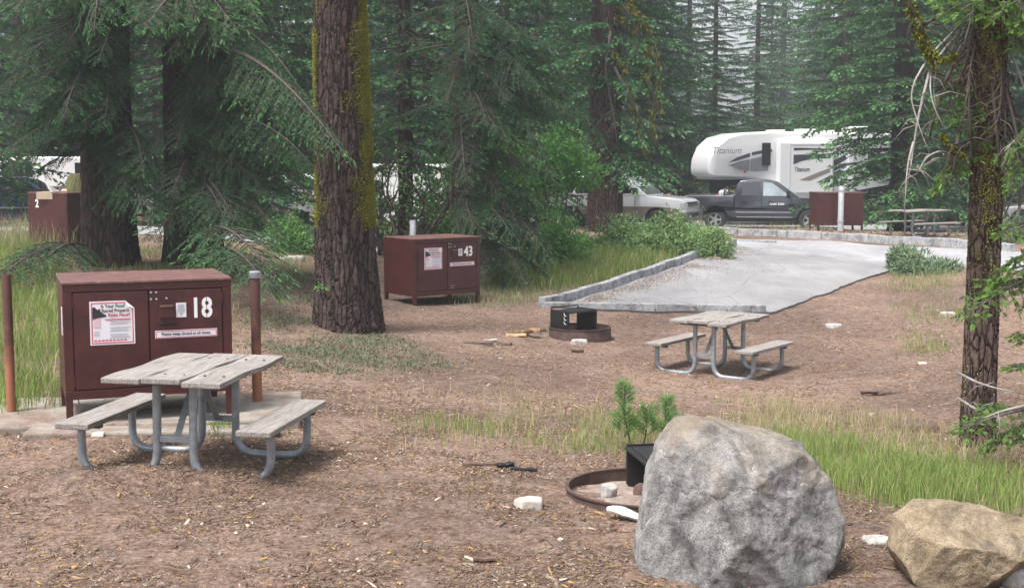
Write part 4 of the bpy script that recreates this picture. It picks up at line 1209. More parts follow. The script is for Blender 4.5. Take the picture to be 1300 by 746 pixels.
def vehicle(name, loc, yaw, label, cat, c, group=None):
    """c: low=[profile], gh=[greenhouse profile], w, zb (belt), top_in, paint, windows, wheels..."""
    root = empty(name, loc, yaw, label, cat, group)
    W = c['w']; zb = c['zb']; zt = max(z for x, z in c['gh']) if c.get('gh') else zb+1
    tin = c.get('tin', .2)
    wz = lambda z: W-.025-tin*max(0, (z-zb))/(zt-zb)
    P = M[c['paint']]
    b = MB()
    xf = max(x for x, z in c['low']); xr = min(x for x, z in c['low'])
    b.prism(c['low'], -W, W, P, f=lambda u, w, a: a*(1-.10*max(0,(u-(xf-.7))/.7)**2-.06*max(0,((xr+.4)-u)/.4)**2-.035*max(0,(w-zb+.35)/.35)-.03*max(0,(.75-w)/.4)))
    for (pr, mt, extra) in c.get('extra_side', []):
        for sg in (-1, 1): b.prism(pr, sg*(W-.08), sg*W, M[mt])
    if c.get('gh'): b.prism(c['gh'], -1, 1, P, f=lambda u, w, a: a*wz(w))
    b.build('body', root, bevel=.035, seg=3, smooth='all')
    if c.get('lower'):
        l = MB(); 
        for sg in (-1, 1): l.prism(c['lower'], sg*(W-.03), sg*(W+.004), M[c['lowmat']])
        l.build('lower_panel', root, bevel=.006)
    # side windows
    for (pts, mt) in c.get('win', []):
        for sg in (-1, 1):
            g = MB(); g.prism(pts, 0, 1, M[mt], f=lambda u, w, a: sg*(wz(w)-.02+.028*a)); g.build('side_window', root, bevel=.004)
    for nm, (a, b_), mt in c.get('screens', []):
        g = MB(); vs = []
        d = Vector((b_[0]-a[0], 0, b_[1]-a[1])).normalized(); nn = Vector((-d.z, 0, d.x))
        if nm == 'windscreen': nn = Vector((abs(nn.x), 0, abs(nn.z)))
        else: nn = Vector((-abs(nn.x), 0, abs(nn.z)))
        for off in (-.01, .010):
            for (x, z, s_) in ((a[0],a[1],-1),(a[0],a[1],1),(b_[0],b_[1],1),(b_[0],b_[1],-1)):
                vs.append((x+nn.x*off, s_*(wz(z)-.09), z+nn.z*off))
        g.add(vs, [(3,2,1,0),(4,5,6,7),(0,1,5,4),(1,2,6,5),(2,3,7,6),(3,0,4,7)], M[mt]); g.build(nm, root, bevel=.003)
    for sg in (-1, 1):
        for (x, z0, z1) in c.get('seams', []): s = MB(); s.box(x-.007, x+.007, min(sg*(W-.01),sg*(W+.0025)), max(sg*(W-.01),sg*(W+.0025)), z0, z1, M['plastic']); s.build('door_gap', root)
    for sg in (-1, 1):
        for (x, z) in c.get('handles', []):
            h = MB(); y0, y1 = sg*(W-.005), sg*(W+.03)
            h.box(x-.09, x+.09, min(y0,y1), max(y0,y1), z-.018, z+.018, M[c.get('handlemat','plastic')]); h.build('door_handle', root, bevel=.008)
        if c.get('strip'):
            x0, x1, z = c['strip']; h = MB(); y0, y1 = sg*(W-.004), sg*(W+.016)
            h.box(x0, x1, min(y0,y1), max(y0,y1), z-.025, z+.025, M['chrome']); h.build('side_moulding', root, bevel=.005)
        if c.get('mirror'):
            x, z = c['mirror']; h = MB()
            y0, y1 = sg*(W+.04), sg*(W+.26)
            h.box(x-.06, x+.08, min(y0,y1), max(y0,y1), z-.10, z+.12, M['plastic']); h.tube([(x, sg*(W-.08), z-.06), (x, sg*(W+.1), z-.02)], .03, M['plastic'], 6)
            h.build('mirror', root, bevel=.02)
    for x in c['wheels']:
        for sg in (-1, 1): wheel(root, x, sg*(W-.13), c['wr'], sgn=sg)
    a = MB()                                              # dark wheel wells + underside
    for x in c['wheels']: a.box(x-c['wr']*1.15, x+c['wr']*1.15, -W+.10, W-.10, c['wr']*.9, c['wr']*1.95, M['plastic'])
    a.box(min(c['wheels']), max(c['wheels']), -W+.3, W-.3, .32, .6, M['plastic'])
    a.build('underbody', root)
    f = c.get('front')
    if f:
        x, z0, z1 = f['x'], f['z0'], f['z1']
        g = MB(); g.box(x-.03, x+.02, -W*.62, W*.62, z0, z1, M['plastic'])
        if f.get('bar'): g.box(x+.0, x+.045, -W*.64, W*.64, (z0+z1)/2-.03, (z0+z1)/2+.04, M['chrome'])
        for k in range(5): g.box(x+.0, x+.028, -W*.6, W*.6, z0+(z1-z0)*(k+.5)/5-.006, z0+(z1-z0)*(k+.5)/5+.006, M['steel_dark'])
        if f.get('rim'):
            g.box(x-.01,x+.04,-W*.64,W*.64,z1,z1+.04,M['chrome']); g.box(x-.01,x+.04,-W*.64,W*.64,z0-.04,z0,M['chrome'])
        g.build('grille', root, bevel=.004)
        for sg in (-1, 1):
            h = MB(); y0, y1 = sg*W*.66, sg*W*.93
            h.box(x-.16, x+.0, min(y0,y1), max(y0,y1), z0+.02, z1, M['lamp']); h.build('headlight', root, bevel=.02)
        h = MB(); h.box(x-.25, x+.10, -W*.97, W*.97, z0-.30, z0-.08, M[f.get('bmat','chrome')]); h.box(x+.09,x+.105,-W*.5,W*.5,z0-.25,z0-.15,M['plastic']); h.build('bumper', root, bevel=.03, seg=3)
    r = c.get('rear')
    if r:
        x, z0, z1 = r['x'], r['z0'], r['z1']
        for sg in (-1, 1):
            h = MB(); y0, y1 = sg*W*.84, sg*(W+.006)
            h.box(x-.02, x+.10, min(y0,y1), max(y0,y1), z0, z1, M['redlamp']); h.build('tail_light', root, bevel=.01)
        h = MB(); h.box(x-.12, x+.18, -W*.95, W*.95, .5, .66, M[r.get('bmat','chrome')]); h.build('bumper', root, bevel=.02)
    return root

# pickup (dark slate, crew cab), nose to the right
tr = at(869, 290, 53.0)
low = [(0.02,.80),(.02,.62),(.62,.58)]+arch(1.22,.42,.50,.56)+[(1.95,.50),(4.2,.48)]+arch(4.82,.42,.50,.52)+[(5.45,.52),(5.74,.60),(5.80,.80),(5.78,1.02),(5.66,1.16),(5.3,1.22),(4.2,1.30),(1.97,1.30),(1.97,.82)]
sidew = [(0.0,.64),(.62,.60)]+arch(1.22,.42,.50,.60)+[(1.94,.60),(1.94,1.31),(0,1.31)]
tg = vehicle('pickup_truck', tr, rad(-11), 'dark slate four-door pickup parked in front of the white camper', 'pickup', dict(
    low=low, w=.99, zb=1.28, paint='truckpaint', gh=[(1.97,1.27),(2.02,1.72),(2.16,1.90),(2.5,1.95),(3.25,1.95),(3.55,1.88),(4.42,1.27)], tin=.20,
    extra_side=[(sidew,'truckpaint',0)],
    win=[([(2.22,1.33),(2.25,1.74),(2.36,1.84),(2.92,1.86),(2.92,1.33)],'glass'),([(3.04,1.33),(3.04,1.86),(3.36,1.83),(4.02,1.36),(4.02,1.33)],'glass_clear')],
    screens=[('windscreen',((4.34,1.33),(3.60,1.85)),'glass_clear'),('rear_window',((1.99,1.40),(2.05,1.78)),'glass')],
    seams=[(1.955,.58,1.30),(2.98,.52,1.30),(4.12,.56,1.29)], handles=[(2.30,1.13),(3.32,1.13)], strip=(2.0,4.10,.70), mirror=(3.98,1.42),
    wheels=[1.22,4.82], wr=.41, front=dict(x=5.78,z0=.74,z1=1.04,bar=True,rim=True), rear=dict(x=.0,z0=.80,z1=1.18)))
bd = MB(); bd.box(.0,.06,-.92,.92,.80,1.30,M['truckpaint']); bd.box(.06,1.95,-.9,.9,.805,.83,M['plastic']); bd.box(.05,1.95,-.995,-.90,1.30,1.325,M['chrome']); bd.box(.05,1.95,.90,.995,1.30,1.325,M['chrome'])
bd.build('cargo_bed', tg, bevel=.01)
tx = MB(); tx.text('RAM 2500', .115, M['white'], onface(4.42-.85, -.993, 1.02), .002, .003, xs=1.1); tx.build('badge', tg)
sm = MB(); sm.box(2.05,4.15,-.985,-.97,.50,.53,M['chrome']); sm.build('step_bar', tg, bevel=.005)
hg_ = MB()
rr = random.Random(3)
for k, (x, y, z, r, mt) in enumerate([(1.45,-.3,1.42,.13,'white'),(1.6,-.1,1.30,.17,'steel_dark'),(1.30,-.2,1.22,.15,'redlamp'),(1.65,.2,1.45,.10,'galv'),(1.75,-.35,1.25,.12,'steel_dark')]):
    hg_.lathe([(.001,z-r*1.3),(r*.7,z-r*1.2),(r,z-r*.4),(r*.95,z+r*.3),(r*.5,z+r*.8),(.001,z+r*.9)], M[mt], 10, c=(x,y,0))
hg_.tube([(1.5,-.45,.85),(1.55,-.4,1.5),(1.7,-.3,1.6),(1.8,-.2,1.2)], .03, M['steel_dark'], 6)
o = hg_.build('gear_bundle', smooth=True); o.location = tr; o.rotation_euler = (0,0,rad(-11))
tag(o, 'bundle of bags and gear piled in the dark pickup bed behind the cab', 'gear')

# white SUV with pewter lower panels, nose to the right and towards us
sv = at(700, 290, 48.6)
low = [(0.0,1.0),(.0,.66),(.2,.52),(.6,.48)]+arch(1.12,.40,.47,.48)+[(1.7,.44),(3.7,.44)]+arch(4.28,.40,.47,.48)+[(4.9,.48),(5.24,.56),(5.30,.80),(5.28,1.0),(5.15,1.12),(4.75,1.19),(3.85,1.26),(0.05,1.26)]
lower = [(0.0,.86),(.0,.66),(.2,.54),(.6,.50)]+arch(1.12,.40,.48,.50)+[(1.7,.46),(3.7,.46)]+arch(4.28,.40,.48,.50)+[(4.9,.50),(5.1,.54),(5.1,.80),(4.8,.86)]
svo = vehicle('suv', sv, rad(-24), 'white utility vehicle with pewter lower panels half hidden behind the shrubs', 'car', dict(
    low=low, lower=lower, lowmat='tancar', w=.97, zb=1.26, paint='whitecar', gh=[(.06,1.25),(.22,1.85),(.45,1.94),(2.8,1.95),(3.15,1.88),(3.95,1.25)], tin=.18,
    win=[([(.30,1.32),(.42,1.80),(1.20,1.82),(1.20,1.32)],'glass'),([(1.30,1.32),(1.30,1.82),(2.15,1.83),(2.15,1.32)],'glass'),([(2.25,1.32),(2.25,1.83),(2.95,1.81),(3.62,1.34)],'glass')],
    screens=[('windscreen',((3.90,1.29),(3.18,1.83)),'glass'),('rear_window',((.08,1.32),(.21,1.80)),'glass')],
    seams=[(1.25,.9,1.25),(2.20,.88,1.25),(3.5,.88,1.25)], handles=[(1.45,1.12),(2.40,1.12)], mirror=(3.55,1.40),
    wheels=[1.12,4.28], wr=.39, front=dict(x=5.27,z0=.80,z1=1.04,bar=True), rear=dict(x=.0,z0=.95,z1=1.30)))
rk = MB()
for sg in (-.62,.62): rk.tube(fillet([(.6,sg,1.95),(.65,sg,2.05),(2.7,sg,2.05),(2.75,sg,1.95)],.06,3), .025, M['chrome'], 6)
for x in (1.1,2.2): rk.tube([(x,-.62,2.05),(x,.62,2.05)], .02, M['chrome'], 6)
rk.build('roof_rack', svo)

def simple_car(name, px, D, yaw, label, cat, paint_, L=4.7, H=1.45, flip=False, suv=False, zoff=0):
    b = gat(px, D); b.z += zoff
    zb = .92 if not suv else 1.12
    low = [(0,zb-.08),(.0,.55),(.15,.38),(.4,.34)]+arch(L*.2,.33,.39,.36)+[(L*.32,.30),(L*.70,.30)]+arch(L*.81,.33,.39,.36)+[(L-.3,.34),(L-.05,.42),(L,.62),(L-.08,zb-.2),(L-.5,zb-.1),(L*.72,zb),(.1,zb+.02)]
    r0 = .5 if not suv else .10; r1 = 1.15 if not suv else .35
    gh = [(r0,zb-.01),(r1,H-.06),(r1+.3,H),(L*.50,H),(L*.55,H-.06),(L*.74,zb-.01)]
    zt = H
    win = [([(r1-.05,zb+.06),(r1+.12,H-.12),(L*.37,H-.09),(L*.37,zb+.06)],'glass'),([(L*.39,zb+.06),(L*.39,H-.09),(L*.54,H-.12),(L*.69,zb+.06)],'glass')]
    return vehicle(name, b, yaw, label, cat, dict(low=low, w=.88, zb=zb, paint=paint_, gh=gh, tin=.2, win=win,
        screens=[('windscreen',((L*.73,zb+.05),(L*.56,H-.09)),'glass'),('rear_window',((r0+.06,zb+.05),(r1-.02,H-.09)),'glass')],
        seams=[(L*.38,.4,zb),(L*.60,.4,zb)], handles=[(L*.42,zb-.13)], strip=(L*.30,L*.72,zb-.32), mirror=(L*.66,zb+.12), wheels=[L*.2,L*.81], wr=.33,
        front=dict(x=L-.02,z0=.52,z1=.66,bmat=paint_), rear=dict(x=0,z0=zb-.22,z1=zb-.06,bmat=paint_)))
simple_car('suv', -60, 40.5, rad(6), 'dark navy utility vehicle at the left edge behind the branches', 'car', 'navycar', L=2.45*1.75, H=1.7, suv=True, zoff=-.45)
simple_car('sedan', 305, 42, rad(-8), 'white sedan seen through branches left of the mossy trunk', 'car', 'whitecar', L=4.6, H=1.45, zoff=.1)
simple_car('sedan', 1430, 47, rad(172), 'pale silver car behind the near trunk at the right edge', 'car', 'silvercar', L=4.6, H=1.5)

# fifth-wheel camper, nose to the left
rv = at(886, 284.5, 55.6)
rv.z = gz(rv.x, rv.y)-.02
RY = rad(14)
root = empty('camper_trailer', rv, RY, 'long white camper trailer with grey swooshes behind the dark pickup', 'camper trailer')
prof = [(2.45,.62),(9.6,.62),(9.6,3.72),(9.3,3.80),(2.6,3.86),(1.5,3.80),(.80,3.62),(.32,3.25),(.06,2.75),(.0,2.35),(.05,2.10),(.25,2.0),(1.2,2.0),(1.9,1.93),(2.25,1.86),(2.45,1.86)]
b = MB()
fw = lambda u, w, a: a*(1-.22*max(0,(1.1-u)/1.1)**2)
b.prism(prof, -1.24, 1.24, M['gel'], f=fw)
b.build('body', root, bevel=.10, seg=4, smooth='all')
def yside(x): return -1.24*(1-.22*max(0,(1.1-x)/1.1)**2)
def decal(name, pts, mt, y=-1.247, par=root, th=.006):
    d = MB(); d.prism(pts, y, y+th, M[mt]); return d.build(name, par)
def X(px): return (px-886)/30.0*(1+(px-886)/30.0*.0042)
def Z(py, x=0): return 2.282-rv.z-(py-197)/(F_PX/(55.4+.24*x))
def dp(l): return [(X(a), Z(b_, X(a))) for a, b_ in l]
decal('stripe', dp([(908.7,206.8),(920,200),(937.4,194.2),(937.4,198.9),(920,204)]), 'rvdark')
decal('stripe', dp([(939.6,193.5),(955,190.5),(966,189.5),(966,193),(955,194.5),(939.6,197.6)]), 'rvdark')
decal('stripe', dp([(908.7,209.7),(922,205.5),(936.7,202.4),(936.7,216.4),(925,213.4)]), 'rvmid')
decal('stripe', dp([(938.2,202.1),(954.4,198.7),(963,198),(961,216),(938.2,216.6)]), 'rvmid')
w_ = MB(); wx0, wx1, wz0, wz1 = X(952.6), X(964), Z(209.7,2.4), Z(181.7,2.4)
w_.box(wx0, wx1, -1.275, -1.235, wz0, wz1, M['glass']); wi = w_.build('side_window', root, bevel=.10, seg=4)
for k in range(1): pass
t_ = MB(); t_.text('Titanium', .38, M['rvmid'], onface(X(905)+.05, -1.246, Z(191.5)), .002, .0, shear=.35, xs=.95); t_.build('lettering', root)
# lower front wall with its shade painted in greys, pin box
f_ = MB(); f_.box(2.435,2.452,-1.15,1.15,.68,1.84,M['rvgrey']); f_.box(2.43,2.455,-1.16,1.16,1.80,1.86,M['rvmid']); f_.build('front_wall', root)
pb_ = MB(); pb_.prism([(.55,2.02),(2.2,1.95),(2.3,1.7),(1.2,1.62),(.75,1.35),(.55,1.35)], -.20, .20, M['plastic']); pb_.build('pin_box', root, bevel=.02)
ul = MB(); ul.box(.32,2.42,-1.0,1.0,1.90,1.995,M['rvgrey']); ul.build('underside', root)
cl_ = MB(); cl_.cyl((X(931),-1.26,Z(217.5)),(X(931),-1.235,Z(217.5)),.05,M['redlamp'],10); cl_.build('marker_light', root)
# slide-out room
sx0, sx1, sz0, sz1 = X(971)+.0, X(1041), 1.35, 3.40
s_ = MB(); s_.box(sx0, sx1, -1.62, -1.24, sz0, sz1, M['gel']); so = s_.build('slide_out', root, bevel=.03)
YS = -1.626
def X2(px): return X(px)+.02
decal('stripe', [(X2(988),Z(188,3)),(X2(1002),Z(188,3)),(X2(1036),Z(189.5,4)),(X2(1036),Z(191.2,4)),(X2(1012),Z(190.3,4)),(X2(988),Z(191.3,3))], 'rvdark', YS, so)
decal('stripe', [(X2(988),Z(196.5,3)),(X2(1036),Z(195.2,4)),(X2(1036),Z(200.6,4)),(X2(1012),Z(201.5,4)),(X2(998),Z(204.5,3)),(X2(988),Z(208.5,3))], 'rvdark', YS, so)
decal('stripe', [(X2(996),Z(227.5,3)),(X2(1018),Z(219,4)),(X2(1036),Z(212.5,4)),(X2(1036),Z(218,4)),(X2(1020),Z(224,4)),(X2(1010),Z(228.5,3))], 'rvtan', YS, so)
decal('stripe', [(X2(1018),Z(230.8,4)),(X2(1036),Z(222,4)),(X2(1036),Z(230.4,4))], 'rvdark', YS, so)
tt = MB(); tt.text('Titanium', .27, M['rvdark'], onface((X2(989)+X2(1008))/2+.02, YS-.001, Z(214.5,3.5)), .002, .002, shear=.2, xs=.72); tt.build('lettering', so)
tr_ = MB()
for (a_,b_,c_,d_) in ((sx0+.45,sx1-.05,sz1-.10,sz1-.07),(sx0+.45,sx0+.48,sz0+.1,sz1-.10),(sx1-.08,sx1-.05,sz0+.1,sz1-.10)): tr_.box(a_,b_,YS-.004,YS+.006,c_,d_,M['rvgrey'])
tr_.build('trim', so)
decal('stripe', dp([(1044,204),(1062,196),(1062,203),(1044,212)]), 'rvdark')
decal('stripe', dp([(1044,214),(1062,206),(1062,209.5),(1044,218)]), 'rvdark')
decal('stripe', dp([(1044,220),(1056,214),(1050,224),(1047,240),(1044,242)]), 'rvdark')
decal('stripe', dp([(1020,237.5),(1047,237.5),(1047,243),(1020,243)]), 'rvdark', YS+.37)
s2 = MB(); s2.box(X(1066), 9.3, -1.60, -1.24, 1.35, 3.40, M['rvgrey']); s2o = s2.build('slide_out', root, bevel=.03)  # grey colour paints the fir's shade on the rear side
g_ = MB(); g_.box(X(1085), X(1112), -1.612, -1.595, 2.2, 2.95, M['glass']); g_.build('side_window', s2o, bevel=.03)
dr = MB(); dr.box(2.62,3.0-.1,-1.252,-1.238,.9,1.3,M['rvgrey']); dr.build('hatch', root, bevel=.01)
sk = MB(); sk.box(2.5,9.6,-1.20,1.20,.35,.62,M['plastic']); sk.build('chassis', root)
for x in (6.75, 7.65):
    for sg in (-1, 1): wheel(root, x, sg*1.10, .37, .22, sgn=sg)
for (x, l, h) in ((3.1,.6,.10),(4.4,.7,.14),(5.6,.35,.10),(6.6,.9,.26),(8.2,.4,.12)):
    rf = MB(); rf.box(x, x+l, -.35, .35, 3.78, 3.82+h+.02, M['white']); rf.build('roof_unit', root, bevel=.04, seg=3)

def trailer(px, D, L, H, yaw, label, name='caravan', wins=(), zoff=0):
    b = gat(px, D); b.z += zoff; root = empty(name, b, yaw, label, 'caravan')
    m = MB(); m.prism([(.25,.5),(L,.5),(L,H-.1),(L-.2,H),(.6,H),(.2,H-.35),(0,H*.55),(.05,.8)], -1.15, 1.15, M['gel']); m.build('body', root, bevel=.08, seg=3)
    for (x0, x1, z0, z1) in wins:
        g = MB(); g.box(x0,x1,-1.17,-1.14,z0,z1,M['glass']); g.build('side_window', root, bevel=.03)
    g = MB(); g.box(.1,L-.02,-1.157,-1.15,1.15,1.32,M['rvmid']); g.build('stripe', root)
    g = MB(); g.box(L*.62,L*.62+.7,-1.165,-1.15,.6,2.5,M['white']); g.build('door', root, bevel=.01)
    for x in (L*.42, L*.42+.8):
        for sg in (-1,1): wheel(root, x, sg*1.02, .34, .2, sgn=sg)
    return root
trailer(-5, 46, 6.0, 2.3, rad(4), 'white caravan behind the locker marked 2', wins=((.6,1.6,1.5,2.1),(3.0,3.9,1.5,2.1),(5.0,5.7,1.5,2.1)), zoff=-.35)
trailer(440, 52, 4.0, 2.8, rad(-6), 'white caravan behind the bare shrub right of the mossy trunk', wins=((.8,1.7,1.6,2.2),), zoff=-.75)

# ------------------------------------------------------------------ person bent over behind the far left locker
def skinned(name, pts, edges, rads, mat, parent, sub=2, rootv=0):
    me = bpy.data.meshes.new(name); me.from_pydata(pts, edges, []); me.materials.append(mat)
    o = bpy.data.objects.new(name, me); col.objects.link(o); o.parent = parent
    sk = o.modifiers.new('skin', 'SKIN'); sk.use_smooth_shade = True
    for i, r in enumerate(rads):
        v = me.skin_vertices[0].data[i]; v.radius = (r, r) if not isinstance(r, tuple) else r; v.use_root = (i == rootv)
    s = o.modifiers.new('sub', 'SUBSURF'); s.levels = sub; s.render_levels = sub
    return o
pl_ = Vector((L2.x-.10, L2.y+1.35, 0)); pl_.z = 2.282-.0707*26.3
per = empty('person', pl_, 0, 'person in dark shirt and pale shorts bent over behind the locker marked 2', 'person')
pts = [(0,0,.90),(-.16,0,1.02),(-.34,-.02,1.10),(-.44,-.02,1.12),(-.55,-.02,1.10),(-.62,-.02,1.06),   # pelvis..head
       (.02,-.10,.86),(.04,-.12,.48),(.02,-.12,.09),(-.10,-.13,.04),
       (.02,.10,.86),(.10,.13,.48),(.10,.13,.09),(-.02,.14,.04),
       (-.36,-.19,1.06),(-.42,-.22,.80),(-.52,-.20,.58),(-.55,-.19,.50),
       (-.36,.17,1.06),(-.44,.20,.80),(-.55,.16,.58),(-.58,.15,.50)]
ed = [(0,1),(1,2),(2,3),(3,4),(4,5),(0,6),(6,7),(7,8),(8,9),(0,10),(10,11),(11,12),(12,13),(2,14),(14,15),(15,16),(16,17),(2,18),(18,19),(19,20),(20,21)]
rd = [.13,.12,.12,.055,.085,.07,.085,.055,.04,.035,.085,.055,.04,.035,.055,.042,.032,.03,.055,.042,.032,.03]
skinned('body', pts, ed, rd, M['skin'], per)
skinned('shirt', [(0,0,.98),(-.16,0,1.03),(-.34,-.02,1.10),(-.36,-.17,1.05),(-.40,-.21,.90),(-.36,.15,1.05),(-.41,.18,.90)], [(0,1),(1,2),(2,3),(3,4),(2,5),(5,6)], [.16,.15,.15,.08,.065,.08,.065], M['shirt'], per)
skinned('shorts', [(0,0,.92),(.02,-.10,.82),(.035,-.115,.56),(.02,.10,.82),(.085,.125,.56)], [(0,1),(1,2),(0,3),(3,4)], [.155,.11,.085,.11,.085], M['shorts'], per)
skinned('hair', [(-.50,-.02,1.145),(-.60,-.02,1.12)], [(0,1)], [.085,.075], M['hair'], per)
for (x, y) in ((.02,-.12),(.10,.13)):
    s_ = MB(); s_.prism([(x-.20,0),(x+.08,0),(x+.085,.07),(x+.05,.11),(x-.05,.10),(x-.17,.055),(x-.205,.03)], y-.045, y+.045, M['shoe']); s_.build('shoe', per, bevel=.015, seg=3)
for sg, hx, hy in ((-1,-.555,-.19),(1,-.585,.15)):
    hp = [(hx,hy,.50),(hx-.01,hy,.44)]; he = [(0,1)]; hr = [.028,.030]
    for k in range(4):
        b0 = len(hp); yy = hy-.03+.02*k; l = (.06,.07,.065,.05)[k]
        hp += [(hx-.015,yy,.41),(hx-.02,yy,.41-l*.55),(hx-.0,yy,.41-l)]; he += [(1,b0),(b0,b0+1),(b0+1,b0+2)]; hr += [.010,.009,.008]
    b0 = len(hp); hp += [(hx-.02,hy-.045,.44),(hx-.03,hy-.06,.40)]; he += [(0,b0),(b0,b0+1)]; hr += [.011,.009]
    skinned('hand', hp, he, hr, M['skin'], per)
# ------------------------------------------------------------------ trees
GA = 'tall conifers standing in the campground'
GB = 'firs of the far forest'
def clumps(rs, surf, n, zr, thf, size, mat, name, parent, wr=.7, tb=.0, out=.6, ln=1.0, ncl=160, spread=.10, H=None):
    """moss / lichen cushions growing on a trunk"""
    cz = rs.uniform(zr[0], zr[1], ncl); ct = thf(rs, cz)
    o = rs.integers(ncl, size=n); z = cz[o]+rs.normal(0, spread*1.4, n); 
    r0 = np.linalg.norm(surf(cz*0+1.5, ct*0)[0][0][:2])
    t = ct[o]+rs.normal(0, spread/r0, n)
    P, nn = surf(z, t); hgt_ = rs.uniform(0, 1, n)
    P = P+nn*(hgt_*size*out)[:,None]
    lv = Leaves(); D = unit(nn*.8+rs.normal(0,.6,P.shape)+np.array([0,0,-.1]))
    lv.kites(P, D, unit(nn+rs.normal(0,.8,P.shape)), size*ln*rs.uniform(.5,1.2,n), size*wr*rs.uniform(.6,1.2,n), np.clip(tb+.25+.4*hgt_+rs.uniform(-.2,.3,n),0,1))
    return lv.build(name, mat, M['twig'], parent)

# A: the big mossy trunk
b = ground(443, 418); b.z -= .03
rA = empty('mossy_tree', b, 0, 'thick furrowed trunk coated with yellow-green moss, nearest of the big trees', 'tree', GA)
_, sf = trunk_mesh('trunk', M['bark_big'], 24, .39, .06, rs, rA, nseg=160, rows=300, amp=.065, fl_h=.7, flare=.42, lean=(-.016,0))
clumps(rs, sf, 70000, (1.55, 6.5), lambda r, z: np.where(r.uniform(0,1,len(z)) < .80, r.normal(-.34,.30,len(z)), r.normal(PI+.15,.12,len(z))), .022, M['moss'], 'moss', rA, ncl=230, spread=.055, tb=.0, out=2.0, wr=.5)
clumps(rs, sf, 16000, (1.6, 6.0), lambda r, z: r.normal(-PI/2+.5,.6,len(z)), .016, M['moss'], 'moss', rA, ncl=90, spread=.06)
lv = fir_crown(rs, P_FAR, 3.0, 9.0, 23, .6, lambda z: 3.4*(1-z/24)**.7+.3, lambda z: -.1, None, 1, .35, 24)
tw = at(398,362,17.5)-b
lv.build('crown', M['fir'], M['twig_dark'], rA)
lv = Leaves(); p = np.array(at(408, 365, 18.3)-b); n = 46
lv.segs([p+np.array([-.02,.25,-.06])], [p], .006, .003)
lv.kites(p+rs.normal(0,1,(n,3))*np.array([.045,.025,.02]), unit(rs.normal(0,1,(n,3))+np.array([0,-.3,-.1])), unit(rs.normal(0,.8,(n,3))+np.array([0,-.4,.8])), rs.uniform(.03,.055,n), .022, rs.uniform(.5,1,n))
lv.build('sprout', M['leaf'], M['twig'], rA)

# B, C: the two dark trunks behind locker 18 with the hanging curtain
def P3(px, py, D): return at(px, py, D)
def curtain(lst, protos, Lp):
    def f(lv, b):
        for (x0,y0,d0,x1,y1,d1,dt) in lst:
            branch_to(lv, b, P3(x0,y0,d0), P3(x1,y1,d1), protos[rs.integers(len(protos))], Lp, rs.uniform(-.5,.5), dt)
    return f
lst = []
for (x1, y1) in [(30,95),(55,150),(15,190),(70,185),(100,130),(60,60),(5,140),(110,185),(140,165),(20,225),(95,60),(10,60),(150,120),(125,90),(170,215),(165,255),(195,285),(182,235),(80,100),(40,120),(120,150),(30,160),(90,160)]:
    for _q in range(3): lst.append((140+rs.uniform(-15,15), y1-rs.uniform(25,95), 23.2, x1+rs.uniform(-16,12), y1+rs.uniform(-24,8), rs.uniform(20.6,22.9), rs.uniform(-.1,.15)))
for (x1, y1) in [(45,22),(90,12),(140,18),(180,10),(215,25),(240,15),(120,40),(20,15)]:
    lst.append((150+rs.uniform(-30,30), y1-rs.uniform(60,110), 23.0, x1, y1, rs.uniform(19.8,21.5), .35))
fir(143, 23.9, 'leftmost big trunk behind locker 18 with hanging fir branches', GA, M['fir'], M['twig'], M['bark_dark'], 27, .46, 'near', 4.6, 26, .17, 4.4, name='fir_tree',
    extra=curtain(lst, P_HANG, 2.6), base=Vector((at(143,345,23.9).x, 23.9*CP, gz(at(143,345,23.9).x, 23.8)-.05)), pit=-.22, amp=.05)
lst = []
for (x1, y1) in [(330,120),(365,150),(385,185),(350,210),(310,190),(300,240),(335,250),(275,200),(360,255),(390,225),(290,300),(250,280),(215,200),(225,255),(205,310),(265,310),(330,285),(240,150),(300,150),(280,110),(310,275),(375,240)]:
    for _q in range(3): lst.append((245+rs.uniform(-12,18), y1-rs.uniform(25,95), 23.6, x1+rs.uniform(-16,16), y1+rs.uniform(-18,12), rs.uniform(20.8,23.4), rs.uniform(-.12,.1)))
for (x1, y1) in [(300,38),(250,22),(275,60),(225,70),(330,28),(290,15),(200,35)]:
    lst.append((235+rs.uniform(-20,20), y1-rs.uniform(60,110), 23.4, x1, y1, rs.uniform(19.8,21.5), .35))
long_ = [(262,62,23.4,436,194,17.2,.15),(262,100,23.4,412,172,18.0,.12),(262,150,23.5,400,215,18.8,.05),(262,20,23.4,385,120,20.0,.1),(262,215,23.5,360,300,21.0,-.1)]
fir(246, 24.4, 'second big trunk behind locker 18, with long branches reaching to the mossy trunk', GA, M['fir'], M['twig'], M['bark_dark'], 26, .50, 'near', 4.6, 25, .17, 4.4, name='fir_tree',
    extra=lambda lv, b: (curtain(lst, P_HANG, 2.6)(lv, b), curtain(long_, P_LONG, 6.5)(lv, b)), base=Vector((at(246,345,24.4).x, 24.4*CP, gz(at(246,345,24.4).x, 24.3)-.05)), pit=-.22, amp=.05)

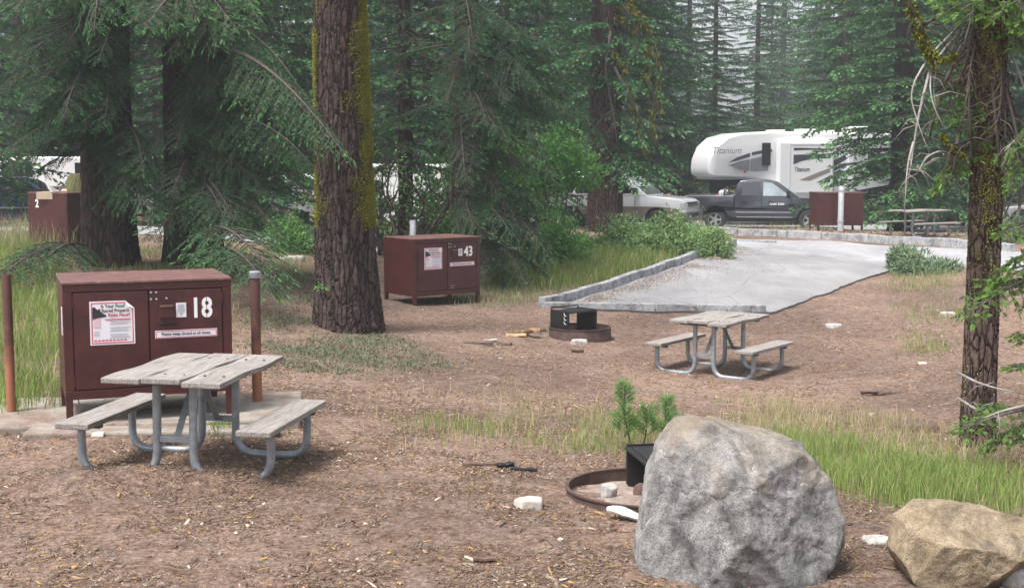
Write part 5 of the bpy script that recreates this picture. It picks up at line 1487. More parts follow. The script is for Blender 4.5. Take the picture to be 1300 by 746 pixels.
# D: dark leaning fir behind locker 43
lst = []
for (x1, y1, d) in [(690,120,24.5),(720,150,25),(745,175,25.5),(700,200,24.5),(665,230,24.3),(640,180,24),(655,300,24.2),(690,330,24.6),(645,365,24.4),(670,372,24.4),(705,352,24.8),(615,300,24.2),(600,240,24.2),
                    (640,260,24.3),(625,350,24.5),(680,270,24.4),(655,140,24.4),(610,170,24),(575,130,24.6),(715,235,25),(600,80,24),(660,60,24.4),(700,75,25),(730,110,25.6)]:
    for _q in range(2): lst.append((590+rs.uniform(-10,15), y1-rs.uniform(30,110), 26.4, x1+rs.uniform(-12,12), y1-12*_q, d+rs.uniform(-.3,.8), rs.uniform(-.15,.05)))
bD = gat(588, 26.8)
fir(588, 26.8, 'dark fir with drooping branches behind locker 43', GA, M['fir'], M['twig'], M['bark_dark'], 22, .26, 'near', 3.6, 21, .20, 2.3, base=bD, extra=curtain(lst, P_HANG, 2.6), pit=-.25, lean=(.012,0))
fir(515, 31, 'slim fir standing between the mossy trunk and the dark leaning fir', GA, M['fir'], M['twig_dark'], M['bark_dark'], 18, .17, 'mid', 2.2, 17, .4, 2.4, whorl=5, pit=-.2, dt=-.1)
# E: trunk beyond the green bush
lst = []
for (x1, y1, d) in [(800,120,37.5),(840,95,38),(865,60,38.5),(850,130,38),(870,160,39),(845,190,38),(868,210,39),(820,215,38),(850,225,38.5),(815,180,37.5),(700,90,38),(720,130,38),(700,170,38.5),(735,75,37.5),(690,45,39),(735,190,38),(810,60,37.5),(860,20,38.5),(800,215,38),(835,232,37.6),(858,228,37.8),(812,238,37.5),(790,228,38)]:
    lst.append((772+rs.uniform(-6,8), y1-rs.uniform(20,60), 39.9, x1, y1, d, rs.uniform(.0,.2)))
def ex(lv, b):
    curtain(lst, P_MID, 3.0)(lv, b)
rE = fir(769, 40, 'grey-brown trunk beside the white utility vehicle, with layered light green boughs', GA, M['fir_green'], M['twig'], M['bark_mid'], 30, .52, 'mid', 4.6, 29, .45, 2.7, whorl=6, extra=ex, amp=.04, pit=-.08, dt=.05, flare=.15)
# moss-hung limbs on E
lv = Leaves(); bE = np.array(rE.location)
for (pl__) in [[(785,-30),(800,0),(812,35),(822,80),(828,130),(830,178)],[(782,20),(800,30),(815,60),(820,110)],[(778,60),(795,90),(805,140),(822,200)],[(785,5),(806,10),(822,30),(836,80),(838,140)]]:
    q = [np.array(at(x, y, 38.6))-bE for x, y in pl__]
    for a_, b_ in zip(q[:-1], q[1:]):
        lv.segs([a_], [b_], .035, .028)
        n = 90; t = rs.uniform(0,1,(n,1)); P_ = a_*(1-t)+b_*t+rs.normal(0,.05,(n,3))
        lv.kites(P_, unit(rs.normal(0,.4,(n,3))+np.array([0,0,-1])), unit(rs.normal(0,1,(n,3))), rs.uniform(.06,.20,n), .06, rs.uniform(.3,1,n))
lv.build('moss', M['moss'], M['twig'], rE)
# bleached dead sprays
def dead_limbs(par, base, polys, r, mat, name='dead_branch', D=38.5, twigs=5, tl=.5):
    for pl__ in polys:
        m = MB(); dd = pl__[0][2] if len(pl__[0]) > 2 else D
        q = [Vector(at(p[0], p[1], p[2] if len(p) > 2 else D))-Vector(base) for p in pl__]
        q = fillet(q, .25, 3)
        m.tube(q, [r*(1-.75*k/len(q)) for k in range(len(q))], M[mat], 6)
        for k in range(twigs):
            i = random.randint(1, len(q)-1); a_ = q[i]; v = Vector((random.uniform(-1,1), random.uniform(-.6,.6), random.uniform(-1.2,.3))).normalized()*tl*random.uniform(.4,1)
            m.tube([a_, a_+v*.5+Vector((0,0,.02)), a_+v+Vector((0,0,-.15*tl))], [r*.35, r*.25, r*.1], M[mat], 4)
        m.build(name, par, smooth='all')
dead_limbs(rE, rE.location, [[(775,-10),(800,20),(812,50),(816,80)],[(780,85),(800,125),(815,155),(832,185)],[(775,40),(768,90),(780,150),(784,190)],[(820,100),(834,130),(840,160)]], .045, 'twig', D=38.4, twigs=7, tl=.9)

lstG = [(1138+rs.uniform(-6,6), y-rs.uniform(10,30), 45.3, x, y, d, rs.uniform(.05,.2)) for x, y, d in
        [(1030,196,43.5),(1048,228,43),(1062,262,43),(1035,160,43.8),(1055,180,43.4),(1075,240,43),(1120,268,42.5),(1090,275,42.8),(1070,150,43.2),(1175,240,43),(1190,200,43.2),(1165,270,43),(1040,120,44),(1060,90,44),(1185,150,43.5)]]
exG = lambda lv, b: curtain(lstG, P_MID, 3.0)(lv, b)
# G: broad layered fir in front of the camper's rear
fir(1142, 45.5, 'broad layered fir standing in front of the rear of the white camper', GA, M['fir_green'], M['twig_dark'], M['bark_dark'], 27, .36, 'mid', 1.2, 26, .38, 3.35, whorl=7, pit=-.10, dt=.05, base=gat(1142, 45.5), dead=1, extra=exG)
# second row conifers close behind
rows = [(30,54,'blue-green fir behind the white caravan at the left edge'),(112,57,'tall fir behind the locker marked 2'),(205,40,'fir filling the gap between the two big left trunks'),(330,36,'dark fir behind the white sedan'),
        (385,44,'tall fir just left of the mossy trunk, far back'),(452,58,'fir immediately right of the mossy trunk, far back'),(565,62,'fir behind the bare shrub, far back'),(640,43,'fir behind the leafy green shrub'),(690,50,'fir left of the grey-brown trunk, far back'),(812,64,'soft light-tipped fir left of the nose of the camper'),(-70,36,'fir just outside the left edge')]
midsrc = []
def mid_tree(px, D, lab, kind):
    """kind 0 dark, 1 fresh green, 2 pale; the first of a kind is built, the others are copies of it"""
    p = gat(px, D); s_ = rs.uniform(.85,1.15)
    have = [m_ for m_ in midsrc if m_[0] == kind]
    if len(have) < (2 if kind == 0 else 1):
        z0 = 1.0+.8*len(have)
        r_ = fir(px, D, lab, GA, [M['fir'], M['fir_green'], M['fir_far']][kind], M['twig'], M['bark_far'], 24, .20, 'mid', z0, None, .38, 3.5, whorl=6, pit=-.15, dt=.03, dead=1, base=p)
        midsrc.append((kind, r_))
    else:
        r_ = copy_tree(have[int(rs.integers(len(have)))][1]); r_.location = p; r_['label'] = lab
    r_.rotation_euler = (0,0,rs.uniform(0,6.28)); r_.scale = (s_,s_,s_)
for k, (px, D, lab) in enumerate(rows): mid_tree(px, D, lab, 2 if k == 9 else (1 if k in (3,6,7,8) else 0))
for k, (px, D, lab) in enumerate([(905,76,'light green fir rising over the nose of the camper'),(958,86,'mossy-limbed fir over the camper front window'),(1068,61,'fir beside the broad layered fir, over the camper rear'),(1205,56,'fir between the broad layered fir and the near lichened trunk'),(1262,58,'fir right of the near lichened trunk, beyond the road'),(872,80,'young fir in the gap left of the camper nose')]):
    mid_tree(px, D, lab, 2 if k in (0,1,5) else 1)
# far forest: source trees, copied
src = []
for k in range(5):
    H = [30,33,36,15,20][k]
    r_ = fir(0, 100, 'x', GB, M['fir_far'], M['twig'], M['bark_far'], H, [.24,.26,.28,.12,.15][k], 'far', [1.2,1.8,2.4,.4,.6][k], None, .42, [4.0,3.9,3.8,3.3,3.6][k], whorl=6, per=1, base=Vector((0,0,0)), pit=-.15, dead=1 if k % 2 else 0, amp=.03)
    src.append(r_)
spots = []
far_px = [(-30,62),(40,70),(100,58),(150,75),(215,66),(285,60),(345,72),(410,63),(480,70),(540,60),(600,72),(655,63),(715,70),(760,60),(820,66),
          (1030,108),(1065,76),(1100,76),(1145,66),(1185,72),(1225,63),(1270,70),(1320,64),
          (905,112),(990,118),(1045,96),(1085,104),(1130,98),(1180,104),(1240,98),(1300,104),
          (60,98),(180,102),(300,98),(420,104),(560,98),(680,104),(790,98),(20,125),(140,130),(260,125),(380,135),(500,125),(620,135),(740,128),(850,135),(975,150),(1008,145),(1035,135),(1075,130),(1120,138),(1170,130),(1230,135),(1290,130),
          (1215,54),(1260,50),(1310,52)]
order = sorted(range(len(far_px)), key=lambda i: far_px[i][1])
adj = ['straight','slender','bushy','shaggy','pale-tipped','bare-stemmed','dense','ragged','narrow','broad']
near_what = lambda px: ('above the white caravan at left' if px < 200 else 'beyond the curtain of hanging boughs' if px < 400 else 'beyond the bare shrub' if px < 640 else 'beyond the grey-brown trunk' if px < 850 else 'above the nose of the camper' if px < 960 else 'above the middle of the camper' if px < 1060 else 'behind the broad layered fir' if px < 1200 else 'behind the near lichened trunk')
cnt = {}
for n_, i in enumerate(order):
    px, D = far_px[i]
    w = near_what(px); cnt[w] = cnt.get(w, 0)+1; c = cnt[w]
    rowname = 'in the nearest row' if D < 75 else 'in the middle row' if D < 110 else 'in the farthest row'
    lab = f'{adj[(c*3+int(px))%10]} hazy fir {rowname} {w}, {"first second third fourth fifth sixth seventh eighth ninth tenth eleventh twelfth thirteenth fourteenth".split()[c-1]} counting back'
    r_ = src[n_] if n_ < len(src) else copy_tree(src[rs.integers(len(src))])
    p = gat(px, D); r_.location = p; r_.rotation_euler = (0,0,rs.uniform(0,6.28)); s_ = rs.uniform(.82,1.15); r_.scale = (s_, s_, s_)
    r_['label'] = lab

# F: the near lichened trunk on the right with its bleached limbs
bF = ground(1241, 566); bF.z -= .05
rF = empty('lichened_tree', bF, 0, 'near reddish trunk spotted with yellow lichen at the right, hung with bleached twigs', 'tree', GA)
_, sf = trunk_mesh('trunk', M['bark_red'], 14, .128, .05, rs, rF, nseg=110, rows=320, amp=.026, flare=.12, lean=(-.002,0), fine_to=4.5)
clumps(rs, sf, 5200, (1.55, 3.6), lambda r, z: r.normal(-PI/2-.2,.8,len(z)), .016, M['lichen'], 'lichen', rF, ncl=150, spread=.022, out=.7, tb=.1)
clumps(rs, sf, 900, (.4, 1.6), lambda r, z: r.normal(-PI+.3,.4,len(z)), .012, M['lichen'], 'lichen', rF, ncl=40, spread=.018, out=.7, tb=.1)
DF = bF.y
P_NEED = [spray(rs, .9, .055, .030, .062, .01, .40, .12, .25, bare=.12, needles=7, tipfresh=.4) for _ in range(4)]
P_NDEAD = [spray(rs, .8, .05, .035, .06, .012, .34, .35, .6, bare=.1, tipfresh=.3) for _ in range(3)]
lv = Leaves(); k = 0
green = [(1248,-60,1205,8,11.2),(1255,-70,1235,18,11.0),(1260,-70,1275,22,10.9),(1262,-60,1298,15,10.9),(1240,-70,1222,20,11.1),(1260,-40,1310,40,10.8),
         (1252,70,1200,150,11.3),(1250,90,1225,165,11.2),(1262,20,1300,66,11.1),(1255,165,1195,232,11.2),
         (1262,150,1300,200,11.0),(1312,190,1280,238,10.8),(1312,150,1285,196,10.8),
         (1335,280,1272,298,10.7),(1335,310,1262,345,10.7),(1330,345,1228,400,10.6),(1330,350,1262,372,10.7),(1330,330,1285,350,10.5),
         (1345,470,1285,463,10.4),(1335,515,1222,545,10.5),(1335,525,1250,565,10.4),(1345,430,1290,425,10.5),(1345,540,1290,560,10.4)]
for (x0,y0,x1,y1,d) in green:
    branch_to(lv, bF, at(x0,y0,11.1 if x0 < 1290 else d-.3), at(x1,y1,d-.6), P_NEED[k%4], .9, rs.uniform(-.7,.7), rs.uniform(-.1,.25) if y0 < 240 else .1); k += 1
for z in np.arange(5.2, 13.5, .35):
    for q in range(2):
        lv.put(P_NEED[k%4], rotm(rs.uniform(0,6.28), -.1), np.array([0,0,z]), 1.6*(1-z/15)+.3); k += 1
lv.build('crown', M['fir_bright'], M['twig'], rF)
lv = Leaves()
for (x0,y0,x1,y1,d) in [(1240,20,1215,105,11.2),(1245,30,1228,110,11.1),(1255,40,1265,160,11.1),(1258,60,1275,200,11.2),(1235,60,1205,130,11.3),(1235,170,1205,240,11.2),(1245,0,1225,80,11.2),(1258,110,1278,235,11.1)]:
    branch_to(lv, bF, at(x0,y0,11.0), at(x1,y1,d-.6), P_NDEAD[k%3], .8, rs.uniform(-1,1), 0); k += 1
lv.build('withered_foliage', M['dead_needles'], M['twig_dark'], rF)
dl = [[(1240,5,11.6),(1212,40,11.4),(1180,70,11.2),(1160,105,11.1),(1156,125,11.1),(1168,165,11.0),(1180,195,11.0)],
      [(1238,10,11.6),(1215,55,11.4),(1190,85,11.3),(1184,110,11.2),(1190,150,11.2)],
      [(1236,25,11.6),(1200,60,11.3),(1180,90,11.2),(1182,130,11.1),(1200,165,11.1)],
      [(1160,180,11.1),(1152,210,11.1),(1148,270,11.0)],
      [(1180,90,11.2),(1165,150,11.1),(1158,200,11.1),(1150,245,11.1)],
      [(1225,210,11.5),(1195,190,11.2),(1175,200,11.1),(1165,220,11.1)],
      [(1225,215,11.5),(1190,198,11.2),(1168,215,11.1)],
      [(1262,40,11.6),(1285,70,11.4),(1300,110,11.3),(1310,150,11.2)],
      [(1310,150,11.2),(1290,180,11.1),(1282,200,11.1),(1285,235,11.0)],
      [(1312,160,11.1),(1285,182,11.0),(1275,192,11.0)],
      [(1240,80,11.6),(1222,60,11.3),(1232,30,11.2),(1238,-10,11.2)],
      [(1216,473,11.3),(1240,485,10.8),(1262,492,10.7),(1300,500,10.6)],
      [(1216,505,11.3),(1240,520,10.8),(1262,515,10.8),(1262,500,10.6)],
      [(1300,515,10.4),(1270,522,10.4),(1250,530,10.4)]]
dead_limbs(rF, bF, [[(x, y, d-.55) for x, y, d in l] for l in dl], .012, 'twig_pale', twigs=4, tl=.28)
dl = [[(1242,-40,11.6),(1205,10,11.4),(1170,35,11.2),(1155,10,11.1),(1150,-20,11.1)],[(1240,40,11.6),(1205,90,11.3),(1190,130,11.2),(1180,175,11.2)],[(1242,30,11.6),(1262,85,11.4),(1285,60,11.2),(1300,20,11.1)],
      [(1240,120,11.6),(1215,175,11.2),(1210,220,11.1)],[(1245,20,11.6),(1228,100,11.2),(1232,180,11.1)],[(1250,20,11.6),(1262,130,11.2),(1270,220,11.1)],[(1255,60,11.6),(1285,140,11.2),(1296,200,11.1)]]
dead_limbs(rF, bF, [[(x, y, d-.55) for x, y, d in l] for l in dl], .022, 'twig_dark', twigs=9, tl=.35)
lv = Leaves()
for pl__ in [[(1150,-20),(1158,30),(1172,60),(1190,90)],[(1170,60),(1195,75),(1215,70)],[(1195,170),(1210,190),(1225,200)],[(1160,5),(1172,40),(1185,72)]]:
    q = [np.array(at(x, y, 10.6))-np.array(bF) for x, y in pl__]
    for a_, b_ in zip(q[:-1], q[1:]):
        lv.segs([a_], [b_], .012, .010); n = 160; t = rs.uniform(0,1,(n,1)); P_ = a_*(1-t)+b_*t+rs.normal(0,.012,(n,3))
        lv.kites(P_, unit(rs.normal(0,.5,(n,3))+np.array([0,0,-.6])), unit(rs.normal(0,1,(n,3))), rs.uniform(.02,.05,n), .016, rs.uniform(.0,.6,n))
lv.build('moss', M['moss'], M['twig'], rF)

# ------------------------------------------------------------------ shrubs, sapling, ground plants
shrub('leafy_shrub', 705, 30.5, 5500, (1.6,1.0,1.6), 'bright broad-leaved shrub between the dark fir and the grey-brown trunk', 'shrub', M['leaf'], cz=1.55, size=.11, lumps=16, wr=.55, group='deciduous shrubs', shell=.3)
shrub('leafy_shrub', 550, 30.5, 6500, (1.3,1.0,4.0), 'tall green broad-leaved shrub behind the dark fir', 'shrub', M['leaf'], size=.11, lumps=18, wr=.55, group='deciduous shrubs', shell=.2, tb=-.1)
shrub('leafy_shrub', 620, 33, 5000, (1.8,1.0,4.2), 'green broad-leaved shrub behind locker 43, right side', 'shrub', M['leaf'], size=.11, lumps=18, wr=.55, group='deciduous shrubs', shell=.2, tb=-.1)
shrub('low_bush', 800, 30.6, 11000, (1.0,.8,.95), 'rounded light green bush at the left end of the kerb hedge', 'bush', M['bush'], size=.085, lumps=30, wr=.45, group='low bushes beside the driveway', shell=.8)
shrub('low_bush', 848, 30.0, 12000, (1.2,.8,1.1), 'largest light green bush in the middle of the kerb hedge', 'bush', M['bush'], size=.085, lumps=34, wr=.45, group='low bushes beside the driveway', shell=.8)
shrub('low_bush', 893, 30.2, 8000, (.65,.6,.85), 'light green bush spilling over the kerb at the hedge right end', 'bush', M['bush'], size=.085, lumps=24, wr=.45, group='low bushes beside the driveway', shell=.8)
shrub('low_bush', 692, 28.3, 8000, (1.0,.7,1.35), 'loose green bush right of the dark fir foot', 'bush', M['leaf'], size=.085, lumps=20, wr=.5, group='low bushes beside the driveway')
shrub('low_bush', 727, 29.8, 3800, (.55,.5,.6), 'small green bush between the loose bush and the hedge', 'bush', M['leaf'], size=.08, lumps=16, wr=.5, group='low bushes beside the driveway')
shrub('juniper', 1180, 27.6, 4200, (.9,.5,.5), 'grey-green sprawling juniper beside the driveway right edge', 'bush', M['juniper'], size=.13, lumps=18, wr=.22, group='sprawling junipers')
shrub('juniper', 1150, 28.6, 2600, (.4,.3,.62), 'small upright juniper tuft where driveway meets road', 'bush', M['juniper'], size=.13, lumps=10, wr=.22, group='sprawling junipers')
shrub('understory_shrub', 375, 31, 2600, (1.0,.7,1.0), 'thin green shrub between the big left trunks and mossy trunk', 'shrub', M['leaf'], size=.10, lumps=14, wr=.4, shell=.3)
shrub('understory_shrub', 340, 36, 2600, (1.2,.7,.9), 'low green shrub under the white sedan', 'shrub', M['bush'], size=.10, lumps=14, wr=.3, shell=.3)
shrub('understory_shrub', 490, 33, 1800, (.7,.6,.7), 'low green shrub just right of the mossy trunk', 'shrub', M['bush'], size=.09, lumps=12, wr=.4, shell=.3)
shrub('understory_shrub', 868, 50, 1500, (1.4,.7,1.1), 'grey twiggy brush under the nose of the camper', 'shrub', M['mat'], size=.16, lumps=14, wr=.15, shell=.3)
shrub('understory_shrub', 1268, 33, 1500, (1.0,.6,1.2), 'twiggy green shrub right of the near trunk across the road', 'shrub', M['juniper'], size=.13, lumps=14, wr=.2, shell=.3)

def bare_shrub(px, D, label, n=9, H=2.6, sp=1.4, mat='twig_dark'):
    b = gat(px, D); root = empty('bare_shrub', b, 0, label, 'shrub'); rr = random.Random(int(px)); m = MB(); lf = Leaves()
    def grow(p, d, L, r, lvl):
        q = [p]; dd = d.copy()
        for k in range(4):
            dd = (dd+Vector((rr.uniform(-.28,.28), rr.uniform(-.28,.28), rr.uniform(-.1,.16)))).normalized(); q.append(q[-1]+dd*L/4)
        m.tube(q, [r*(1-.5*k/4) for k in range(5)], M[mat], 5, cap=False)
        if lvl < 3:
            for k in range(3 if lvl else 4):
                i = rr.randint(1, 4); nd = (dd+Vector((rr.uniform(-1,1), rr.uniform(-1,1), rr.uniform(-.4,.6)))*.9).normalized(); grow(q[i], nd, L*.62, r*.5, lvl+1)
        else:
            lf.kites([tuple(q[-1]), tuple(q[-2]), tuple(q[2])], unit(rs.normal(0,1,(3,3))), unit(rs.normal(0,1,(3,3))), .09, .045, rs.uniform(.2,1,3))
    for k in range(n):
        a = 2*PI*k/n; grow(Vector((.1*math.cos(a), .1*math.sin(a), 0)), Vector((math.cos(a)*sp*.5, math.sin(a)*sp*.3, 1)).normalized(), H*rr.uniform(.5,.8), .05, 0)
    m.build('stems', root); lf.build('foliage', M['leaf'], M['twig'], root)
    return root
bare_shrub(508, 29.5, 'dark bare-limbed shrub right of the mossy trunk')
bare_shrub(480, 31.5, 'thinner bare-limbed shrub close behind the mossy trunk', 5, 2.2)
bare_shrub(1290, 34, 'bare grey shrub at the right edge beyond the near trunk', 6, 2.0, mat='twig')
bare_shrub(660, 33, 'sparse bare shrub beneath the leafy shrub', 5, 1.6, mat='twig')

# pine sapling with two leaders
bs = ground(812, 572); sap = empty('pine_sapling', bs, 0, 'young two-stemmed pine sapling with soft needles behind the boulder', 'sapling')
lv = Leaves()
for (x, y, H_, sp) in ((-.13,0,.56,.10),(.22,.05,.42,.17),(.06,.03,.34,.13)):
    lv.segs([(x*.5,y,0),(x,y,H_*.5)], [(x,y,H_*.5),(x,y,H_)], [.008,.007], [.007,.003])
    for z in np.arange(.12, H_, .035):
        nbr = 3; az = rs.uniform(0,6.28,nbr); L_ = sp*(1.2-z/H_)*rs.uniform(.7,1.2,nbr)+.03
        D_ = np.column_stack([np.cos(az), np.sin(az), .8*np.ones(nbr)]); D_ = unit(D_)
        A_ = np.tile([[x, y, z]], (nbr,1)); lv.segs(A_, A_+D_*L_[:,None], .003, .0015)
        for q in range(nbr):
            n = 30; t = rs.uniform(.15,1,(n,1)); P_ = A_[q]+D_[q]*L_[q]*t
            lv.kites(P_, unit(D_[q]*.7+rs.normal(0,.55,(n,3))+np.array([0,0,.25])), unit(rs.normal(0,1,(n,3))), rs.uniform(.05,.095,n), .0042, rs.uniform(.2,1,n))
lv.build('needles', M['pine'], M['twig'], sap)

# low twig fallen across the near lockers' flanks
def low_bough(label, p0, p1, protos=P_HANG, sc=0, dt=0, extra=()):
    b = Vector(at(*p0)); root = empty('fallen_bough', b, 0, label, 'bough')
    lv = Leaves(); branch_to(lv, b, at(*p0), at(*p1), protos[rs.integers(len(protos))], 2.6, rs.uniform(-.3,.3), dt)
    for e in extra: branch_to(lv, b, at(*e[0]), at(*e[1]), protos[rs.integers(len(protos))], 2.6, rs.uniform(-.3,.3), dt)
    lv.build('sprays', M['fir'], M['twig'], root); return root
low_bough('drooping fir bough just above the grass left of locker 18', (112,318,23.0), (30,366,19.5), extra=[((105,325,22.5),(2,352,19.5))])
low_bough('light fir bough poking out behind the right post', (262,300,22.5), (352,352,18.5), dt=.3, extra=[((270,330,21),(345,372,17.5))])

# grass (uncountable)
blades('grass', [(0,315),(75,315),(78,345),(80,520),(0,528),(-120,528),(-120,315)], 16000, .34, .010, M['grass'], 'tall green grass left of locker 18', 'grass', dry=.14, clump=.25, tmean=.45)
blades('grass', [(110,318),(400,300),(400,345),(300,350),(300,430),(110,350)], 5000, .16, .010, M['grass'], 'short patchy grass beyond the locker', 'grass', dry=.35, clump=.30, tmean=.45)
blades('grass', [(640,330),(700,318),(870,300),(900,318),(800,352),(700,368),(640,368)], 22000, .34, .014, M['grass'], 'green grass on the bank above the driveway kerb', 'grass', dry=.16, clump=.22)
blades('grass', [(560,372),(640,345),(720,366),(700,382),(600,392)], 3500, .16, .010, M['grass_dry'], 'thin dry grass left of the driveway corner', 'dry grass', dry=.25)
blades('grass', [(505,548),(600,530),(830,532),(840,575),(700,574),(560,568)], 3000, .17, .0055, M['grass'], 'sparse green grass tufts behind the near fire ring', 'grass', dry=.45, clump=.50, tmean=.55)
blades('grass', [(480,560),(470,500),(650,480),(830,490),(860,560),(700,580),(520,578)], 700, .20, .004, M['grass_dry'], 'dry pale grass stalks behind the near fire ring', 'dry grass', dry=.2, clump=.45, bend=.6)
blades('grass', [(965,560),(1110,575),(1190,600),(1310,610),(1330,660),(1200,650),(1080,625),(1000,595)], 13500, .21, .0058, M['grass'], 'dense green grass strip behind the boulders', 'grass', dry=.15, clump=.33, tmean=.6)
blades('grass', [(930,545),(960,510),(1120,530),(1210,560),(1320,585),(1330,625),(1150,605),(1000,575)], 4500, .22, .0040, M['grass_dry'], 'dry straw grass above the green strip', 'dry grass', dry=.25, clump=.28, bend=.6)
blades('grass', [(1130,345),(1215,345),(1215,420),(1150,410)], 2200, .16, .008, M['grass_dry'], 'thin dry grass on the slope right of the driveway', 'dry grass', dry=.4, clump=.4)
blades('grass', [(1155,425),(1190,425),(1195,450),(1165,450)], 500, .12, .008, M['grass'], 'small green tuft on the slope', 'grass', dry=.1)
blades('grass', [(265,543),(300,540),(302,556),(268,558)], 260, .16, .006, M['grass'], 'small grass tuft at the slab edge beneath the near table', 'grass', dry=.1, margin=.05)
blades('groundcover', [(330,395),(400,402),(500,425),(560,462),(480,475),(360,470),(320,430)], 16000, .055, .014, M['mat'], 'grey-green low groundcover around the foot of the mossy trunk', 'groundcover', dry=.25, clump=.38, bend=.9)
blades('groundcover', [(300,345),(400,340),(470,395),(400,400),(310,400)], 7000, .06, .016, M['mat'], 'low groundcover left of the mossy trunk', 'groundcover', dry=.35, clump=.38, bend=.9)
blades('dry_stalks', [(0,300),(120,300),(120,325),(0,330)], 1500, .75, .010, M['grass_dry'], 'tall dry grass stalks in front of the locker marked 2', 'dry grass', dry=.3, clump=.3)
blades('dry_stalks', [(880,292),(1060,292),(1060,298),(880,296)], 500, .35, .012, M['grass_dry'], 'dry stalks along the road edge below the dark pickup', 'dry grass', dry=.1, clump=.3)

# loose litter: chips, bark flakes, needles
def litter(name, n, reg, size, label, zoff=.004, long=1.0, dens=None, tone=None):
    pts = np.zeros((0,2)); 
    while len(pts) < n:
        y = reg[0]*(reg[1]/reg[0])**rs.uniform(0,1,n*2)        # denser towards the camera
        x = rs.uniform(-1,1,n*2)*(y*.42+.4)+0
        g = np.array([noise.noise(Vector((a*1.3, b*1.3, 7.7)))+.6*noise.noise(Vector((a*5, b*5, 2.2))) for a, b in zip(x, y)])
        k = rs.uniform(-.45,.5,len(x)) < g
        if dens: k &= dens(x, y)
        pts = np.concatenate([pts, np.column_stack([x, y])[k]])
    pts = pts[:n]; Z_ = hgt(pts[:,0], pts[:,1])
    L = size*rs.lognormal(0,.55,n)*long; W = size*rs.lognormal(0,.4,n)*.42/long**.5; Hh = size*rs.uniform(.06,.35,n)/long
    az = rs.uniform(0, 2*PI, n); tl = rs.normal(0,.22,n)
    d = np.column_stack([np.cos(az)*np.cos(tl), np.sin(az)*np.cos(tl), np.sin(tl)]); s = np.column_stack([-np.sin(az), np.cos(az), rs.normal(0,.2,n)])
    C = np.column_stack([pts, Z_+zoff+Hh*.5])
    u = np.array([0,0,1.])
    k5 = [C-d*(L/2)[:,None]-s*(W/3)[:,None], C+d*(L*.35)[:,None]-s*(W/2)[:,None], C+d*(L/2)[:,None]+s*(W/3)[:,None], C-d*(L*.4)[:,None]+s*(W/2)[:,None]]
    V = np.stack([p-u*(Hh/2)[:,None] for p in k5]+[p+u*(Hh/2)[:,None] for p in k5], 1).reshape(-1,3)
    i = np.arange(n)[:,None]*8
    Q = np.concatenate([i+np.array(f) for f in ((4,5,6,7),(0,1,5,4),(1,2,6,5),(2,3,7,6),(3,0,4,7))], 0)
    t = tone(n) if tone else np.clip(rs.choice([.1,.3,.5,.9], n, p=[.46,.31,.18,.05])+rs.normal(0,.08,n),0,1)
    t = np.where(rs.uniform(0,1,n) < .07, 0, np.maximum(t,.06))
    o = mesh_np(name, V, quads=Q, mats=(M['chips'],), tint=np.repeat(t,8))
    return tag(o, label, 'litter', kind='stuff')
def off_road(x, y):
    k = y < 23.0
    k &= ~((x > -3.9) & (x < 2.4) & (y > 23)) 
    return k
litter('wood_chips', 26000, (6.2, 10.5), .012, 'wood chips and bark flakes strewn over the foreground', dens=None)
litter('wood_chips', 1500, (6.2, 8.8), .034, 'larger bark flakes across the very foreground')
litter('wood_chips', 34000, (9.5, 22.5), .022, 'scattered chips over the middle clearing', dens=off_road)
litter('needle_litter', 30000, (6.2, 13), .018, 'fallen needles and thin twigs on the bare dirt', long=2.2, tone=lambda n: np.clip(rs.choice([.08,.2,.4,.6], n, p=[.45,.3,.17,.08])+rs.normal(0,.05,n),0,1))
LLa = np.array(LL)
def on_pad(x, y):
    d = np.min(np.hypot(x[:,None]-LLa[None,:,0]-.25, y[:,None]-LLa[None,:,1]), 1)
    right = np.interp(y, LLa[:,1], LLa[:,0])
    return (y > 23) & (y < 33) & (x > right+.08) & (rs.uniform(0,1,len(x)) < np.exp(-d/.28)+.002)
litter('needle_litter', 5000, (23, 33), .017, 'brown needles drifted against the driveway kerb', dens=on_pad, zoff=.037)
litter('needle_litter', 9000, (33, 43), .06, 'brown duff along the far roadside', dens=lambda x, y: (y > 37.5) & (x > 4))

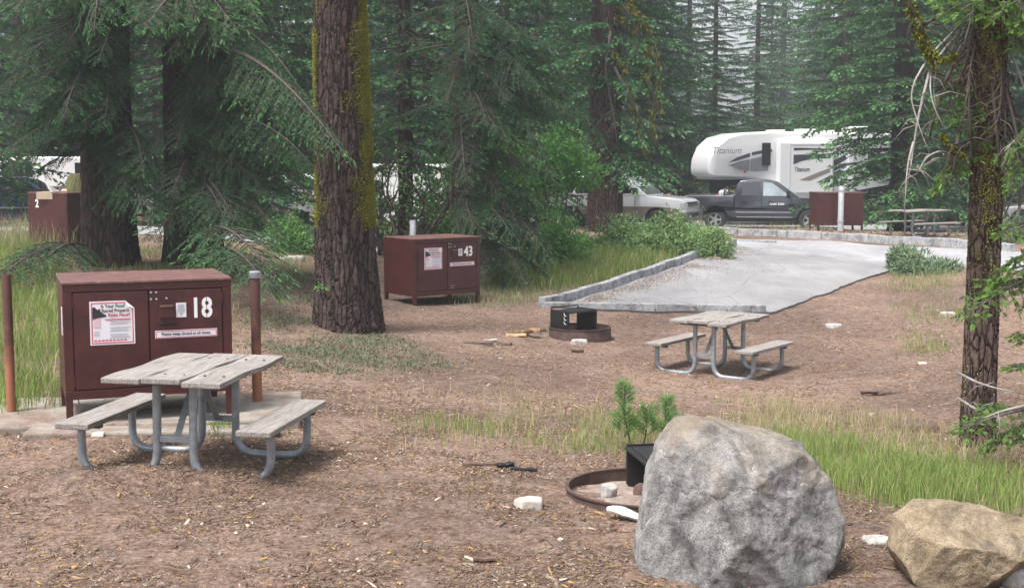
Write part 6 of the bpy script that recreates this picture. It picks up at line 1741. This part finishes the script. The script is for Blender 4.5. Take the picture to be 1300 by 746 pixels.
# ------------------------------------------------------------------ light, air, sky
world = bpy.data.worlds.new("World"); scene.world = world; world.use_nodes = True
nt = world.node_tree; nt.nodes.clear()
wo = nt.nodes.new('ShaderNodeOutputWorld'); bg = nt.nodes.new('ShaderNodeBackground'); sk = nt.nodes.new('ShaderNodeTexSky')
sk.sky_type = 'NISHITA'; sk.sun_disc = False
SUN_EL, SUN_AZ = rad(64), rad(228)      # azimuth measured from +y towards +x
sk.sun_elevation = SUN_EL; sk.sun_rotation = SUN_AZ; sk.air_density = 1.0; sk.dust_density = 4.0; sk.ozone_density = 1.0
hs = nt.nodes.new('ShaderNodeHueSaturation'); hs.inputs['Saturation'].default_value = .35
nt.links.new(sk.outputs[0], hs.inputs['Color']); nt.links.new(hs.outputs[0], bg.inputs['Color']); nt.links.new(bg.outputs[0], wo.inputs[0])
bg.inputs[1].default_value = .13
sd = bpy.data.lights.new('sun', 'SUN'); sd.energy = 2.6; sd.angle = rad(16); sd.color = (1,.96,.91)
so_ = bpy.data.objects.new('sun', sd); col.objects.link(so_)
dv = Vector((math.sin(SUN_AZ)*math.cos(SUN_EL), math.cos(SUN_AZ)*math.cos(SUN_EL), math.sin(SUN_EL)))
so_.rotation_euler = dv.to_track_quat('Z', 'Y').to_euler(); so_.location = (0,0,60)

m, nt, out = nodes_of('forest_haze')
pv = nt.nodes.new('ShaderNodeVolumePrincipled'); pv.inputs['Color'].default_value = (.90,.95,1,1); pv.inputs['Density'].default_value = HAZE; pv.inputs['Anisotropy'].default_value = .2
nt.links.new(pv.outputs[0], out.inputs['Volume'])
hz = MB(); hz.box(-320, 320, -20, 440, float(GZ.min())-1.5, 46, m)
tag(hz.build('haze'), 'thin pale forest haze filling the air', kind='stuff')

scene.view_settings.view_transform = 'Standard'; scene.view_settings.look = 'None'; scene.view_settings.gamma = 1
scene.view_settings.exposure = EXPO
scene.cycles.max_bounces = 6; scene.cycles.diffuse_bounces = 3; scene.cycles.glossy_bounces = 3; scene.cycles.transmission_bounces = 3
scene.cycles.volume_bounces = 0; scene.cycles.transparent_max_bounces = 8
scene.cycles.use_denoising = True
print('objects', len(scene.objects))
